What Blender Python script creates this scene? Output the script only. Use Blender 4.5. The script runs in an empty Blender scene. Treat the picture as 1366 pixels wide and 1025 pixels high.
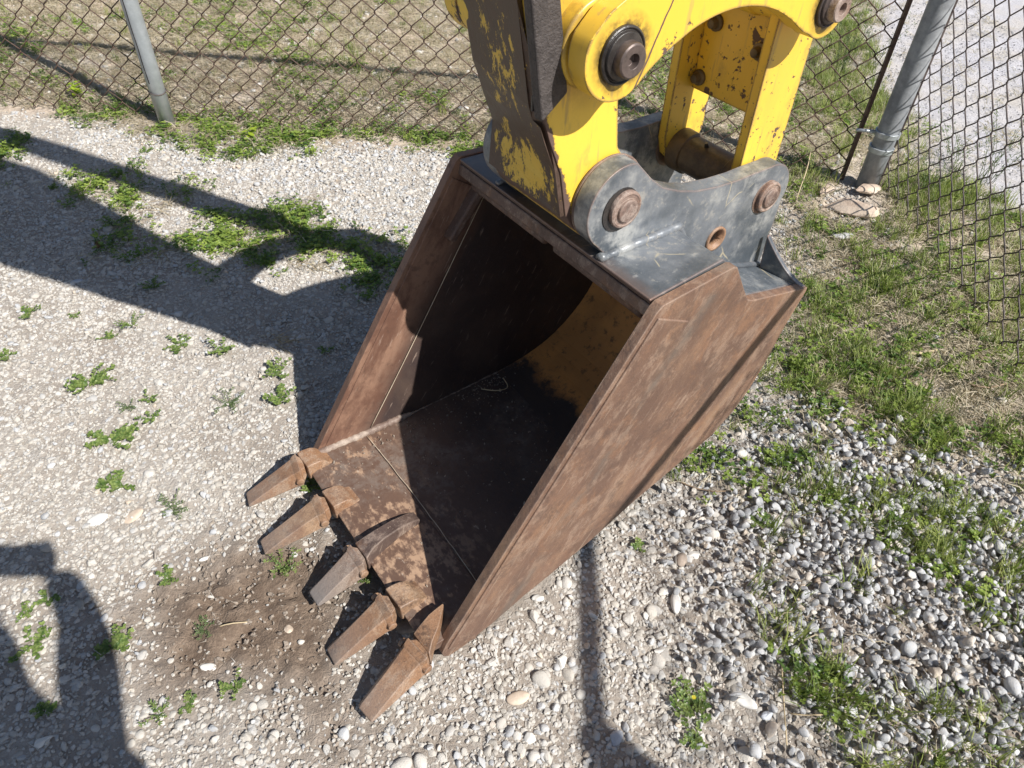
import bpy, bmesh, math, random
import numpy as np
from mathutils import Vector, Matrix, Euler
random.seed(7); rng = np.random.default_rng(11)
scn = bpy.context.scene
COL = scn.collection
# ------------------------------------------------------------------ camera, world, sun, exposure
CAM_H = 1.5; FPX = 960.0; CX, CY = 683.0, 512.5
_up = np.array([42., -982., -960.]); _up /= np.linalg.norm(_up)
_f = np.array([0., 0., 1.]); _Y = _f - _f.dot(_up)*_up; _Y /= np.linalg.norm(_Y); _X = np.cross(_Y, _up)
RW = np.array([_X, _Y, _up])                      # world = RW @ cam(x right, y down, z forward)
cam = bpy.data.cameras.new('camera'); camo = bpy.data.objects.new('camera', cam); COL.objects.link(camo)
cam.sensor_width = 36; cam.lens = FPX/1366*36; cam.clip_start = .02; cam.clip_end = 500
right = RW @ np.array([1, 0, 0]); upv = RW @ np.array([0, -1, 0]); back = RW @ np.array([0, 0, -1])
camo.matrix_world = Matrix(((right[0], upv[0], back[0], 0), (right[1], upv[1], back[1], 0),
                            (right[2], upv[2], back[2], CAM_H), (0, 0, 0, 1)))
scn.camera = camo
w = bpy.data.worlds.new('World'); scn.world = w; w.use_nodes = True
wn = w.node_tree; wn.nodes.clear()
sky = wn.nodes.new('ShaderNodeTexSky'); sky.sky_type = 'NISHITA'; sky.sun_disc = False
SUN_EL = math.radians(45); SUN_AZ = math.radians(36)
sky.sun_elevation = SUN_EL; sky.sun_rotation = math.radians(126); sky.dust_density = .6; sky.ozone_density = 1.2
bg = wn.nodes.new('ShaderNodeBackground'); bg.inputs[1].default_value = .065
wo = wn.nodes.new('ShaderNodeOutputWorld'); wn.links.new(sky.outputs[0], bg.inputs[0]); wn.links.new(bg.outputs[0], wo.inputs[0])
SD = Vector((math.cos(SUN_AZ)*math.cos(SUN_EL), -math.sin(SUN_AZ)*math.cos(SUN_EL), math.sin(SUN_EL)))
sl = bpy.data.lights.new('sun', 'SUN'); sl.energy = 5.0; sl.angle = math.radians(.53); sl.color = (1, .965, .91)
so = bpy.data.objects.new('sun', sl); COL.objects.link(so); so.rotation_euler = SD.to_track_quat('Z', 'Y').to_euler(); so.location = SD*20
scn.view_settings.view_transform = 'Standard'; scn.view_settings.look = 'None'
scn.view_settings.exposure = .56; scn.view_settings.gamma = 1; scn.view_settings.use_curve_mapping = False
scn.cycles.max_bounces = 6; scn.cycles.use_denoising = True

# ------------------------------------------------------------------ geometry of the place
def ray(x, y): return RW @ np.array([(x-CX)/FPX, (y-CY)/FPX, 1.])
def gnd(x, y, z=0.):                               # where a sight line meets the height z
    d = ray(x, y); t = (z-CAM_H)/d[2]; return np.array([0, 0, CAM_H])+t*d
def gpoly(pts): return np.array([gnd(*p)[:2] for p in pts])
def to_px(X, Y, Z):
    P = np.stack([X, Y, Z-CAM_H], -1) @ RW
    z = np.maximum(P[..., 2], 1e-3); return CX+FPX*P[..., 0]/z, CY+FPX*P[..., 1]/z, P[..., 2]
def hash2(ix, iy, s):
    h = (ix.astype(np.int64)*374761393+iy.astype(np.int64)*668265263+s*974634777) & 0xffffffff
    h = ((h ^ (h >> 13))*1274126177) & 0xffffffff
    return ((h ^ (h >> 16)) & 0xffffff)/float(0xffffff)
def vnoise(x, y, s=0):
    x = np.asarray(x, float); y = np.asarray(y, float)
    ix = np.floor(x); iy = np.floor(y); fx = x-ix; fy = y-iy
    fx = fx*fx*(3-2*fx); fy = fy*fy*(3-2*fy)
    a = hash2(ix, iy, s); b = hash2(ix+1, iy, s); c = hash2(ix, iy+1, s); d = hash2(ix+1, iy+1, s)
    return (a*(1-fx)+b*fx)*(1-fy)+(c*(1-fx)+d*fx)*fy
def fbm(x, y, s=0, o=4):
    v = 0; a = .5; t = 0
    for i in range(o):
        v = v+a*vnoise(x*2**i+i*17.3, y*2**i-i*9.1, s+i); t += a; a *= .5
    return v/t
def pmask(x, y, poly, soft=.05, wob=.08, s=3):      # 1 inside a ground polygon, wobbly soft edge
    x = np.asarray(x, float); y = np.asarray(y, float)
    xx = x+wob*(fbm(x*5, y*5, s)-.5)*2; yy = y+wob*(fbm(x*5+31, y*5+7, s+9)-.5)*2
    ins = np.zeros(x.shape, bool); dm = np.full(x.shape, 1e9); n = len(poly)
    for i in range(n):
        ax, ay = poly[i]; bx, by = poly[(i+1) % n]
        c = ((ay > yy) != (by > yy)) & (xx < (bx-ax)*(yy-ay)/((by-ay) if by != ay else 1e-9)+ax); ins ^= c
        L2 = (bx-ax)**2+(by-ay)**2+1e-12; t = np.clip(((xx-ax)*(bx-ax)+(yy-ay)*(by-ay))/L2, 0, 1)
        dm = np.minimum(dm, np.hypot(xx-ax-t*(bx-ax), yy-ay-t*(by-ay)))
    sd = np.where(ins, dm, -dm); return np.clip(sd/soft*.5+.5, 0, 1)
PO = {k: gpoly(v) for k, v in {
 'soil': [(160, 850), (195, 775), (270, 722), (345, 712), (420, 705), (480, 765), (515, 800), (470, 870), (490, 1000), (400, 960), (330, 945), (240, 985), (180, 920)],
 'soil2': [(330, 900), (480, 870), (560, 1000), (500, 1060), (360, 1040)],
 'peb': [(985, 690), (1060, 640), (1090, 560), (1150, 590), (1290, 650), (1380, 720), (1500, 820), (1500, 1150), (1180, 1120), (1080, 960), (1010, 860), (960, 760)],
 'white': [(560, 900), (700, 800), (790, 730), (880, 650), (980, 600), (1010, 700), (1000, 850), (1080, 960), (1180, 1150), (480, 1150), (500, 990)],
 'strip': [(140, 160), (330, 205), (520, 190), (640, 185), (640, 260), (560, 330), (400, 290), (230, 220), (100, 195)],
 'band': [(60, 105), (120, 140), (200, 160), (330, 165), (480, 168), (560, 175), (640, 175), (650, 215), (560, 200), (440, 190), (340, 210), (290, 205), (200, 185), (110, 165)],
 'mat': [(240, 320), (300, 290), (360, 285), (440, 300), (520, 335), (545, 375), (490, 395), (440, 345), (350, 350), (300, 360)],
 'mat2': [(95, 235), (170, 225), (190, 262), (260, 250), (250, 275), (180, 300), (200, 330), (130, 335), (140, 285), (100, 265)],
 'mat3': [(-60, 190), (20, 195), (25, 220), (-10, 240), (-60, 250)],
 'right': [(1030, 180), (1100, 240), (1180, 300), (1300, 400), (1366, 480), (1500, 560), (1500, 760), (1366, 640), (1290, 600), (1190, 590), (1110, 540), (1030, 500), (1060, 430), (1090, 370), (1050, 300)],
 'clov': [(1040, 470), (1070, 440), (1130, 480), (1240, 490), (1290, 560), (1240, 600), (1150, 570), (1100, 540), (1040, 510)],
 'tuft1': [(940, 590), (1000, 540), (1040, 560), (1090, 610), (1150, 640), (1130, 670), (1060, 660), (1000, 640), (950, 630)],
 'tuft2': [(1150, 690), (1230, 650), (1310, 690), (1366, 760), (1420, 800), (1420, 880), (1330, 830), (1270, 790), (1160, 720)],
 'tuft3': [(1040, 900), (1110, 890), (1150, 930), (1200, 980), (1290, 960), (1340, 1060), (1180, 1060), (1100, 970)],
 'asph': [(1145, -60), (1366, -200), (1700, -200), (1700, 420), (1366, 300), (1300, 285), (1215, 200), (1190, 150), (1150, 110)],
 'dirtR': [(1180, 420), (1260, 400), (1366, 500), (1420, 600), (1330, 600), (1260, 540), (1200, 480)],
}.items()}
LP = np.array([-1.62, 3.13]); RP = np.array([1.477, 2.842]); EP = np.array([1.53, -.43])
d1 = (RP-LP)/np.linalg.norm(RP-LP); L2P = LP-3.11*d1
def beyond(x, y):                                   # metres beyond the fence line (positive outside)
    o1 = (y-LP[1])*d1[0]-(x-LP[0])*d1[1]
    d2 = (EP-RP)/np.linalg.norm(EP-RP); o2 = -((x-RP[0])*d2[1]-(y-RP[1])*d2[0])*1.
    return np.maximum(o1, o2)
def gheight(x, y):
    h = .018*(fbm(x*1.7, y*1.7, 21, 3)-.5)+.010*(fbm(x*6, y*6, 22, 3)-.5)
    h = h+.022*pmask(x, y, PO['peb'], .35, .05)+.012*pmask(x, y, PO['strip'], .2, .05)
    h = h-.012*pmask(x, y, PO['soil'], .12, .04)
    return h
HX, HY = -.55, 1.0
# ------------------------------------------------------------------ node material helper
class NM:
    def __init__(s, name):
        s.m = bpy.data.materials.new(name); s.m.use_nodes = True; s.t = s.m.node_tree; s.t.nodes.clear()
        s.out = s.t.nodes.new('ShaderNodeOutputMaterial'); s.b = s.t.nodes.new('ShaderNodeBsdfPrincipled')
        s.t.links.new(s.b.outputs[0], s.out.inputs[0])
        s.obj = s.N('ShaderNodeTexCoord').outputs['Object']
    def N(s, ty, ins=None, **pr):
        n = s.t.nodes.new(ty)
        for k, v in pr.items(): setattr(n, k, v)
        for k, v in (ins or {}).items(): s.set(n.inputs[k], v)
        return n
    def set(s, sock, v):
        if isinstance(v, bpy.types.NodeSocket): s.t.links.new(v, sock)
        elif isinstance(v, (tuple, list)) and len(v) == 3 and sock.type == 'RGBA': sock.default_value = (*v, 1)
        elif isinstance(v, (int, float)) and sock.type == 'RGBA': sock.default_value = (v, v, v, 1)
        elif isinstance(v, (int, float)) and sock.type == 'VECTOR': sock.default_value = (v, v, v)
        else: sock.default_value = v
    def noise(s, sc, de=4, ro=.55, vec=None, di=0, col=False):
        n = s.N('ShaderNodeTexNoise', {'Vector': vec or s.obj, 'Scale': sc, 'Detail': de, 'Roughness': ro, 'Distortion': di})
        return n.outputs['Color' if col else 'Fac']
    def vor(s, sc, vec=None, feat='F1', out='Distance', rnd=1):
        return s.N('ShaderNodeTexVoronoi', {'Vector': vec or s.obj, 'Scale': sc, 'Randomness': rnd}, feature=feat).outputs[out]
    def mp(s, scale=(1, 1, 1), rot=(0, 0, 0), vec=None, loc=(0, 0, 0)):
        return s.N('ShaderNodeMapping', {'Vector': vec or s.obj, 'Scale': scale, 'Rotation': rot, 'Location': loc}).outputs[0]
    def rng(s, v, a, b, c=0., d=1.):
        return s.N('ShaderNodeMapRange', {'Value': v, 'From Min': a, 'From Max': b, 'To Min': c, 'To Max': d}, interpolation_type='SMOOTHSTEP' if (c, d) == (0., 1.) else 'LINEAR').outputs[0]
    def math(s, op, a, b=0., c=0.):
        n = s.N('ShaderNodeMath', operation=op)
        for i, v in enumerate((a, b, c)): s.set(n.inputs[i], v)
        return n.outputs[0]
    def mix(s, f, a, b, bl='MIX'):
        n = s.N('ShaderNodeMix', data_type='RGBA', blend_type=bl); s.set(n.inputs[0], f); s.set(n.inputs[6], a); s.set(n.inputs[7], b); return n.outputs[2]
    def attr(s, name, inst=False, out='Fac'):
        return s.N('ShaderNodeAttribute', attribute_name=name, attribute_type='INSTANCER' if inst else 'GEOMETRY').outputs[out]
    def xyz(s, v=None): n = s.N('ShaderNodeSeparateXYZ', {0: v or s.obj}); return n.outputs
    def bump(s, h, st=.5, di=.01, nrm=None):
        i = {'Height': h, 'Strength': st, 'Distance': di}
        if nrm: i['Normal'] = nrm
        return s.N('ShaderNodeBump', i).outputs[0]
    def edge(s, r=.005):                             # worn edges: bevelled normal against the true one
        bv = s.N('ShaderNodeBevel', {'Radius': r}, samples=4).outputs[0]; g = s.N('ShaderNodeNewGeometry').outputs['Normal']
        d = s.N('ShaderNodeVectorMath', {0: bv, 1: g}, operation='DOT_PRODUCT').outputs['Value']
        return s.math('SUBTRACT', 1., d)
    def fin(s, col, rough=.6, nrm=None, metal=0., spec=.5):
        s.set(s.b.inputs['Base Color'], col); s.set(s.b.inputs['Roughness'], rough); s.set(s.b.inputs['Metallic'], metal)
        s.set(s.b.inputs['Specular IOR Level'], spec)
        if nrm: s.set(s.b.inputs['Normal'], nrm)
        return s.m
MAT = {}
SLOPE = math.atan2(.72, .46)                         # direction of the bucket's mouth edge in its own side view
def m_rust(name, c1, c2, c3, dark=(.05, .03, .024), grey=.0, rough=.62, darkamt=.5, tip=False):
    m = NM(name)
    al = m.mp((1, 1, 1), (0, SLOPE, 0))
    st = m.mp((5, 9, 13), (0, .1, 0), al)
    n1 = m.noise(3.2, 6, .62); n2 = m.noise(1, 5, .6, st); n3 = m.noise(24, 8, .75); n4 = m.noise(130, 5, .7)
    n5 = m.noise(9, 8, .72, vec=m.mp(loc=(2, 5, 9)), di=.35); n6 = m.noise(1, 8, .78, m.mp((12, 24, 22), (0, .35, 0), al), di=.2)
    c = m.mix(m.rng(n1, .36, .64), c1, c2)
    c = m.mix(m.math('MULTIPLY', m.rng(n5, .50, .60), .55), c, m.mix(.5, c2, (.36, .17, .07)))
    c = m.mix(m.math('MULTIPLY', m.math('MULTIPLY', m.rng(n2, .44, .68), m.rng(n1, .34, .6)), .85), c, c3)
    c = m.mix(m.math('MULTIPLY', m.rng(m.math('ADD', n6, m.math('MULTIPLY', n3, .35)), .66, .78), .6), c, m.mix(.35, c3, (.46, .38, .32)))
    c = m.mix(m.math('MULTIPLY', m.rng(m.noise(5, 8, .75, vec=m.mp(loc=(7, 3, 3)), di=.3), .53, .60), darkamt*1.1), c, m.mix(.3, dark, c1))
    c = m.mix(m.math('MULTIPLY', m.rng(m.noise(320, 3, .7), .46, .60), .45), c, m.mix(.7, c, dark))
    c = m.mix(m.math('MULTIPLY', m.rng(n3, .52, .66), darkamt), c, dark)
    sp = m.math('MULTIPLY', m.rng(m.noise(7, 5, .6, vec=m.mp(loc=(4, 2, 1))), .54, .64), m.rng(n4, .42, .56))
    c = m.mix(m.math('MULTIPLY', sp, .6), c, dark)
    scr = m.rng(m.noise(1, 4, .6, m.mp((5, 130, 190), (0, .42, 0), al)), .64, .69)
    scr2 = m.rng(m.noise(1, 4, .6, m.mp((7, 150, 230), (0, -.5, 0), al)), .66, .72)
    c = m.mix(m.math('MULTIPLY', m.math('MAXIMUM', scr, scr2), .55), c, (.42, .33, .25))
    ed = m.rng(m.edge(.006), .02, .14); c = m.mix(m.math('MULTIPLY', ed, m.rng(n3, .35, .6, .2, .9)), c, (.33, .25, .20))
    if name == 'rusty_side': c = m.mix(.30, c, (.19, .115, .082))
    if grey:
        x = m.xyz(al); band = m.math('MULTIPLY', m.rng(m.math('ABSOLUTE', m.math('SUBTRACT', x['Z'], -.13)), .0, .03, 1., 0.), m.rng(m.noise(9, 5, .6), .4, .6))
        c = m.mix(m.math('MULTIPLY', band, grey), c, (.12, .105, .09))
    if tip:
        x0 = m.xyz()['X']; c = m.mix(m.math('MULTIPLY', m.rng(m.math('ADD', x0, m.math('MULTIPLY', n1, .10)), -.12, -.03, 1., 0.), tip), c, m.mix(n3, (.17, .15, .14), (.30, .27, .25)))
    h = m.math('ADD', m.math('MULTIPLY', n3, .6), m.math('MULTIPLY', n4, .5))
    h = m.math('ADD', h, m.math('MULTIPLY', n2, .5)); h = m.math('ADD', h, m.math('MULTIPLY', n5, .8)); h = m.math('SUBTRACT', h, m.math('MULTIPLY', scr, .3))
    ro = m.math('ADD', m.math('MULTIPLY', n3, .35), rough-.17)
    MAT[name] = m.fin(c, ro, m.bump(m.noise(3.5, 2, .5), .35, .03, m.bump(h, .5, .004)), 0., .5)
m_rust('rusty_side', (.105, .060, .043), (.20, .112, .072), (.33, .205, .125), grey=.6, darkamt=.55)
m_rust('rusty_tooth', (.30, .165, .09), (.225, .13, .082), (.42, .28, .175), darkamt=.35, rough=.5, tip=.35)
m_rust('grey_worn_tooth', (.24, .16, .11), (.19, .14, .115), (.34, .27, .22), darkamt=.35, rough=.42, tip=.95)
m_rust('rusty_edge', (.13, .08, .062), (.075, .05, .042), (.22, .15, .115), darkamt=.6)
m_rust('rusty_pin', (.24, .165, .135), (.16, .10, .08), (.40, .33, .29), darkamt=.6, rough=.5)
def m_inside():
    m = NM('worn_inside'); al = m.mp((1, 1, 1), (0, SLOPE, 0))
    n1 = m.noise(4.5, 7, .62, di=.3); n2 = m.noise(1, 6, .65, m.mp((10, 30, 60), (0, .3, 0), al)); n3 = m.noise(60, 6, .7)
    c = m.mix(m.rng(n1, .4, .65), (.065, .047, .040), (.115, .08, .062))
    x = m.xyz()
    c = m.mix(m.rng(x['X'], .45, .12), c, m.mix(n3, (.085, .05, .037), (.16, .095, .065)))
    rust = m.math('MULTIPLY', m.rng(m.math('ADD', n2, m.math('MULTIPLY', n1, .6)), .80, .95), m.rng(m.math('ADD', x['X'], m.math('MULTIPLY', n1, .1)), .36, .10))
    c = m.mix(m.math('MULTIPLY', rust, .8), c, (.44, .29, .19))
    c = m.mix(m.math('MULTIPLY', m.rng(m.noise(1, 5, .7, m.mp((14, 40, 90), (0, -.5, 0), al)), .62, .7), .55), c, (.5, .42, .34))
    dust = m.math('MULTIPLY', m.rng(m.noise(3.1, 6, .7, m.mp(loc=(3, 1, 5))), .50, .64), m.rng(n3, .35, .6))
    c = m.mix(m.math('MULTIPLY', dust, .6), c, (.21, .18, .155))
    h = m.math('ADD', n3, n2)
    MAT['worn_inside'] = m.fin(c, m.rng(n2, .3, .7, .42, .7), m.bump(h, .3, .003))
m_inside()
def m_insidewall():
    m = NM('worn_wall'); al = m.mp((1, 1, 1), (0, SLOPE, 0))
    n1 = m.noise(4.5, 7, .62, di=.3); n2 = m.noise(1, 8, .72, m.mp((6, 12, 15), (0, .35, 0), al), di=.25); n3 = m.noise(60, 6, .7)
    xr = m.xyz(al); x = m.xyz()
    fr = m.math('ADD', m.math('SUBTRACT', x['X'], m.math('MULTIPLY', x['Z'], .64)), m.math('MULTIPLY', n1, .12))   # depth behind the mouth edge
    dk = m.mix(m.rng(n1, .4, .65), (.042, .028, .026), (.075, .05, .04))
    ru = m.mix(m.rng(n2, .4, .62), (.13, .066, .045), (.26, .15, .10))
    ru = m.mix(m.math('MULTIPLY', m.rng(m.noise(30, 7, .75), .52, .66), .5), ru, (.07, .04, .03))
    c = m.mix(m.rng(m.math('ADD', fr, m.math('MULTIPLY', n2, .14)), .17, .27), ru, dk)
    c = m.mix(m.math('MULTIPLY', m.rng(m.noise(1, 5, .7, m.mp((14, 40, 90), (0, .5, 0), al)), .60, .69), .45), c, (.40, .30, .24))
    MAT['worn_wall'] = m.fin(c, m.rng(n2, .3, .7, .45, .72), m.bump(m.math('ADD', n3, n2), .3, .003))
m_insidewall()
def m_backpaint():
    m = NM('old_brown_paint'); n1 = m.noise(5, 6, .6); n2 = m.noise(40, 6, .7); x = m.xyz()
    c = m.mix(m.rng(n1, .4, .6), (.72, .32, .09), (.54, .24, .07))
    c = m.mix(m.math('MULTIPLY', m.rng(n2, .54, .66), .6), c, (.06, .04, .03))
    edge = m.math('ADD', m.math('MULTIPLY', n1, .55), x['X'])
    edge = m.math('ADD', edge, m.math('MULTIPLY', n2, .12))
    c = m.mix(m.rng(edge, .89, .99), (.06, .045, .038), c)
    MAT['old_brown_paint'] = m.fin(c, .6, m.bump(n2, .25, .003))
m_backpaint()
def m_grey():
    m = NM('grey_paint'); n1 = m.noise(6, 6, .65); n2 = m.noise(45, 7, .75); n3 = m.noise(1, 4, .6, m.mp((30, 60, 8), (0, .5, 0)))
    c = m.mix(m.rng(n1, .35, .65), (.075, .088, .102), (.185, .20, .22))
    c = m.mix(m.math('MULTIPLY', m.rng(m.math('ADD', n2, m.math('MULTIPLY', n1, .5)), .80, .95), .6), c, (.36, .34, .30))
    d = m.noise(4, 3, .6, col=True)
    v = m.N('ShaderNodeVectorMath', {0: m.obj, 1: m.N('ShaderNodeVectorMath', {0: d, 'Scale': .09}, operation='SCALE').outputs[0]}, operation='ADD').outputs[0]
    ln = m.rng(m.vor(6.5, v, 'DISTANCE_TO_EDGE'), .0, .012, 1., 0.)
    ln = m.math('MULTIPLY', ln, m.rng(m.noise(13, 3, .6, m.mp(loc=(9, 4, 2))), .50, .60))
    du = m.math('MULTIPLY', m.rng(m.noise(2.5, 5, .7, m.mp(loc=(1, 7, 2))), .46, .62), m.rng(m.noise(18, 6, .75), .4, .62)); c = m.mix(m.math('MULTIPLY', du, .75), c, (.46, .46, .44))
    c = m.mix(m.math('MULTIPLY', ln, .75), c, (.55, .47, .30))
    sc = m.rng(n3, .64, .70); c = m.mix(m.math('MULTIPLY', sc, .5), c, (.33, .33, .32))
    x = m.xyz(); lr = m.math('MULTIPLY', m.rng(m.math('ADD', x['X'], m.math('MULTIPLY', m.math('SUBTRACT', n2, .5), .05)), .468, .492, 1., 0.), m.rng(x['Z'], .765, .757)); far = m.rng(m.math('ADD', x['Y'], m.math('MULTIPLY', m.math('SUBTRACT', n1, .5), .3)), .44, .56)
    far = m.math('MULTIPLY', far, m.rng(x['Z'], .766, .764)); c = m.mix(m.math('MULTIPLY', m.math('MAXIMUM', lr, m.math('MULTIPLY', far, .7)), .85), c, m.mix(n2, (.07, .048, .04), (.17, .11, .085)))
    e = m.rng(m.math('ADD', m.edge(.006), m.math('MULTIPLY', n2, .05)), .035, .12)
    c = m.mix(m.math('MULTIPLY', e, .8), c, (.26, .16, .12))
    MAT['grey_paint'] = m.fin(c, m.rng(n2, .3, .7, .28, .55), m.bump(m.math('ADD', n2, m.math('MULTIPLY', n1, 2.)), .25, .003), .2)
m_grey()
def m_yellow(name, chip=.62, front=False, mottled=0.):
    m = NM(name); n1 = m.noise(9, 8, .68); n2 = m.noise(38, 6, .7); n3 = m.noise(2.2, 4, .5); n4 = m.noise(160, 4, .6)
    c = m.mix(m.rng(n3, .3, .7), (.78, .53, .065), (.72, .465, .05))
    c = m.mix(m.math('MULTIPLY', m.rng(m.noise(5, 6, .65, m.mp((1, 1, .35))), .5, .75), .35), c, (.42, .27, .07))
    gr0 = m.math('MULTIPLY', m.rng(m.noise(14, 8, .75, m.mp((1, 1, .5), loc=(3, 3, 3))), .52, .68), .45); c = m.mix(gr0, c, (.30, .20, .07))
    c = m.mix(m.math('MULTIPLY', m.rng(m.noise(1, 4, .6, m.mp((60, 60, 7))), .60, .68), .5), c, (.36, .25, .10))
    e = m.edge(.007)
    oc = m.rng(m.N('ShaderNodeVectorMath', {0: m.obj, 1: (.43, .14, 1.13)}, operation='DISTANCE').outputs['Value'], .042, .062, 1., 0.)
    oc = m.math('MAXIMUM', oc, m.rng(m.N('ShaderNodeVectorMath', {0: m.obj, 1: (.905, .14, 1.125)}, operation='DISTANCE').outputs['Value'], .038, .055, 1., 0.))
    c = m.mix(m.math('MULTIPLY', oc, m.rng(n2, .3, .6)), c, (.05, .035, .02))
    e2_ = m.math('MULTIPLY', m.rng(e, .002, .03), m.rng(n2, .42, .58)); c = m.mix(m.math('MULTIPLY', e2_, .55), c, (.33, .20, .08))
    k = m.rng(m.math('ADD', m.math('MULTIPLY', m.rng(e, .006, .06), .17), n1), chip, chip+.012)
    k2 = m.rng(m.math('ADD', m.math('MULTIPLY', m.rng(e, .006, .06), .13), n2), chip+.07, chip+.08)
    k = m.math('MAXIMUM', k, k2)
    if name == 'yellow_paint':
        x = m.xyz(); dl = m.math('SUBTRACT', m.math('MULTIPLY', m.math('SUBTRACT', x['X'], .475), .91), m.math('MULTIPLY', m.math('SUBTRACT', x['Z'], 1.10), .41))
        dl = m.math('ABSOLUTE', m.math('ADD', dl, m.math('MULTIPLY', m.math('SUBTRACT', m.noise(30), .5), .006)))
        k = m.math('MAXIMUM', k, m.math('MULTIPLY', m.rng(dl, .0012, .0022, 1., 0.), m.rng(x['Y'], .16, .15)))
    if mottled:
        k = m.math('MAXIMUM', k, m.math('MULTIPLY', m.rng(m.noise(75, 3, .6), .655, .67), mottled))
    if front:                                        # ragged bare strip along the arm's front corner
        x = m.xyz()
        d = m.math('SUBTRACT', x['X'], m.math('MULTIPLY', m.math('SUBTRACT', 1.03, x['Z']), .36))
        d = m.math('SUBTRACT', d, .347)
        ed = m.math('ADD', d, m.math('MULTIPLY', m.math('SUBTRACT', m.noise(22, 8, .8), .5), .05))
        k = m.math('MAXIMUM', k, m.math('MULTIPLY', m.rng(ed, .014, .0165, 1., 0.), m.rng(x['Z'], 1.085, 1.06)))
        gr = m.math('MULTIPLY', m.rng(m.N('ShaderNodeVectorMath', {0: m.obj, 1: (.43, .18, 1.13)}, operation='DISTANCE').outputs['Value'], .055, .12, 1., 0.), m.rng(n1, .35, .6))
        c = m.mix(m.math('MULTIPLY', gr, .7), c, (.10, .055, .02))
        x2 = m.rng(m.math('ADD', x['Z'], m.math('MULTIPLY', n1, .05)), .80, .84, 1., 0.); c = m.mix(m.math('MULTIPLY', x2, .35), c, (.30, .18, .05))
    brown = m.mix(n2, (.075, .045, .035), (.15, .095, .075))
    c = m.mix(k, c, brown)
    h = m.math('SUBTRACT', m.math('MULTIPLY', n4, .12), k)
    MAT[name] = m.fin(c, m.mix(k, m.rng(n1, .3, .7, .32, .5), .7), m.bump(h, .6, .0012))
m_yellow('yellow_paint', .64); m_yellow('yellow_stick', .65, front=True); m_yellow('yellow_chipped', .57, mottled=.95)
def m_wornfront():
    m = NM('bare_worn_face'); n1 = m.noise(1, 9, .8, m.mp((14, 26, 15), (0.5, .3, 0)), di=.1); n2 = m.noise(5, 5, .6); n3 = m.noise(60, 7, .75); x = m.xyz()
    br = m.mix(m.rng(n3, .3, .7), (.058, .036, .026), (.10, .065, .048))
    ctr = m.rng(m.math('ABSOLUTE', m.math('SUBTRACT', x['Y'], .33)), .05, .12, 1., 0.)
    lo = m.rng(m.math('ABSOLUTE', m.math('SUBTRACT', x['Z'], .89)), .02, .08, 1., 0.)
    hi = m.rng(m.math('ABSOLUTE', m.math('SUBTRACT', x['Z'], 1.08)), .05, .13, 1., 0.)
    k = m.math('ADD', n1, m.math('MULTIPLY', m.math('MULTIPLY', ctr, m.math('MAXIMUM', lo, m.math('MULTIPLY', hi, .55))), .22))
    side = m.rng(x['Y'], .235, .222); up = m.rng(x['Z'], 1.0, 1.06)
    k = m.math('ADD', k, m.math('MULTIPLY', m.math('MULTIPLY', side, up), .25))
    k = m.rng(k, .635, .655)
    c = m.mix(k, br, m.mix(n2, (.74, .50, .07), (.58, .38, .06)))
    MAT['bare_worn_face'] = m.fin(c, m.rng(n3, .3, .7, .4, .6), m.bump(m.math('ADD', m.math('MULTIPLY', k, 2.), n3), .4, .002), .1)
m_wornfront()
def m_simple(name, c1, c2, sc=40, rough=.6, bst=.4, bd=.003, metal=0., spec=.5, sc2=None):
    m = NM(name); n = m.noise(sc, 6, .7); n2 = m.noise(sc2 or sc*.2, 4, .6)
    c = m.mix(m.rng(m.math('ADD', m.math('MULTIPLY', n, .5), m.math('MULTIPLY', n2, .5)), .38, .62), c1, c2)
    MAT[name] = m.fin(c, rough, m.bump(n, bst, bd), metal, spec)
m_simple('cast_black', (.045, .037, .035), (.085, .072, .068), 230, .55, 1., .004)
m_simple('greasy_black', (.012, .010, .010), (.04, .035, .032), 70, .3, .5, .003)
m_simple('dark_steel', (.05, .04, .037), (.13, .10, .09), 60, .45, .3, .002, .4)
m_simple('greasy_tube', (.05, .036, .027), (.17, .12, .065), 22, .5, .4, .004)
m_simple('galvanised', (.40, .43, .45), (.52, .55, .57), 30, .42, .15, .001, .55, sc2=5)
m_simple('weathered_galvanised', (.19, .20, .215), (.34, .355, .37), 22, .5, .2, .001, .0, sc2=4)
m_simple('rusty_wire', (.05, .028, .02), (.11, .065, .045), 60, .7, .3, .001)
m_simple('rusty_wire_light', (.035, .026, .025), (.11, .085, .078), 30, .6, .3, .001, .1)
m_simple('chrome', (.6, .6, .6), (.7, .7, .7), 30, .15, .05, .001, 1.)
m_simple('black_plastic', (.02, .02, .02), (.03, .03, .03), 60, .4, .1, .001)
m_simple('skin', (.5, .3, .22), (.55, .34, .25), 60, .5, .1, .001)
m_simple('shirt', (.08, .12, .2), (.10, .15, .24), 200, .85, .3, .001)
m_simple('trousers', (.05, .055, .07), (.07, .07, .09), 200, .85, .3, .001)
m_simple('hair', (.03, .02, .015), (.05, .03, .02), 200, .6, .5, .001)
m_simple('boots', (.05, .03, .02), (.07, .045, .03), 60, .6, .3, .001)
m_simple('sand_rock', (.46, .35, .27), (.60, .49, .39), 14, .85, .7, .01, sc2=5)
m_simple('grey_rock', (.32, .32, .32), (.48, .47, .46), 18, .8, .6, .006)
m_simple('dry_stem', (.42, .33, .20), (.58, .47, .30), 40, .8, .2, .001)
m_simple('weld', (.30, .29, .27), (.46, .44, .40), 60, .5, .8, .004, .2)
m_simple('weld_dirty', (.15, .10, .08), (.40, .33, .27), 45, .6, .8, .004)
m_simple('seam_dust', (.42, .34, .25), (.58, .48, .36), 60, .9, .2, .001)
m_simple('root_twig', (.12, .08, .05), (.28, .2, .13), 50, .85, .3, .001)
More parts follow.
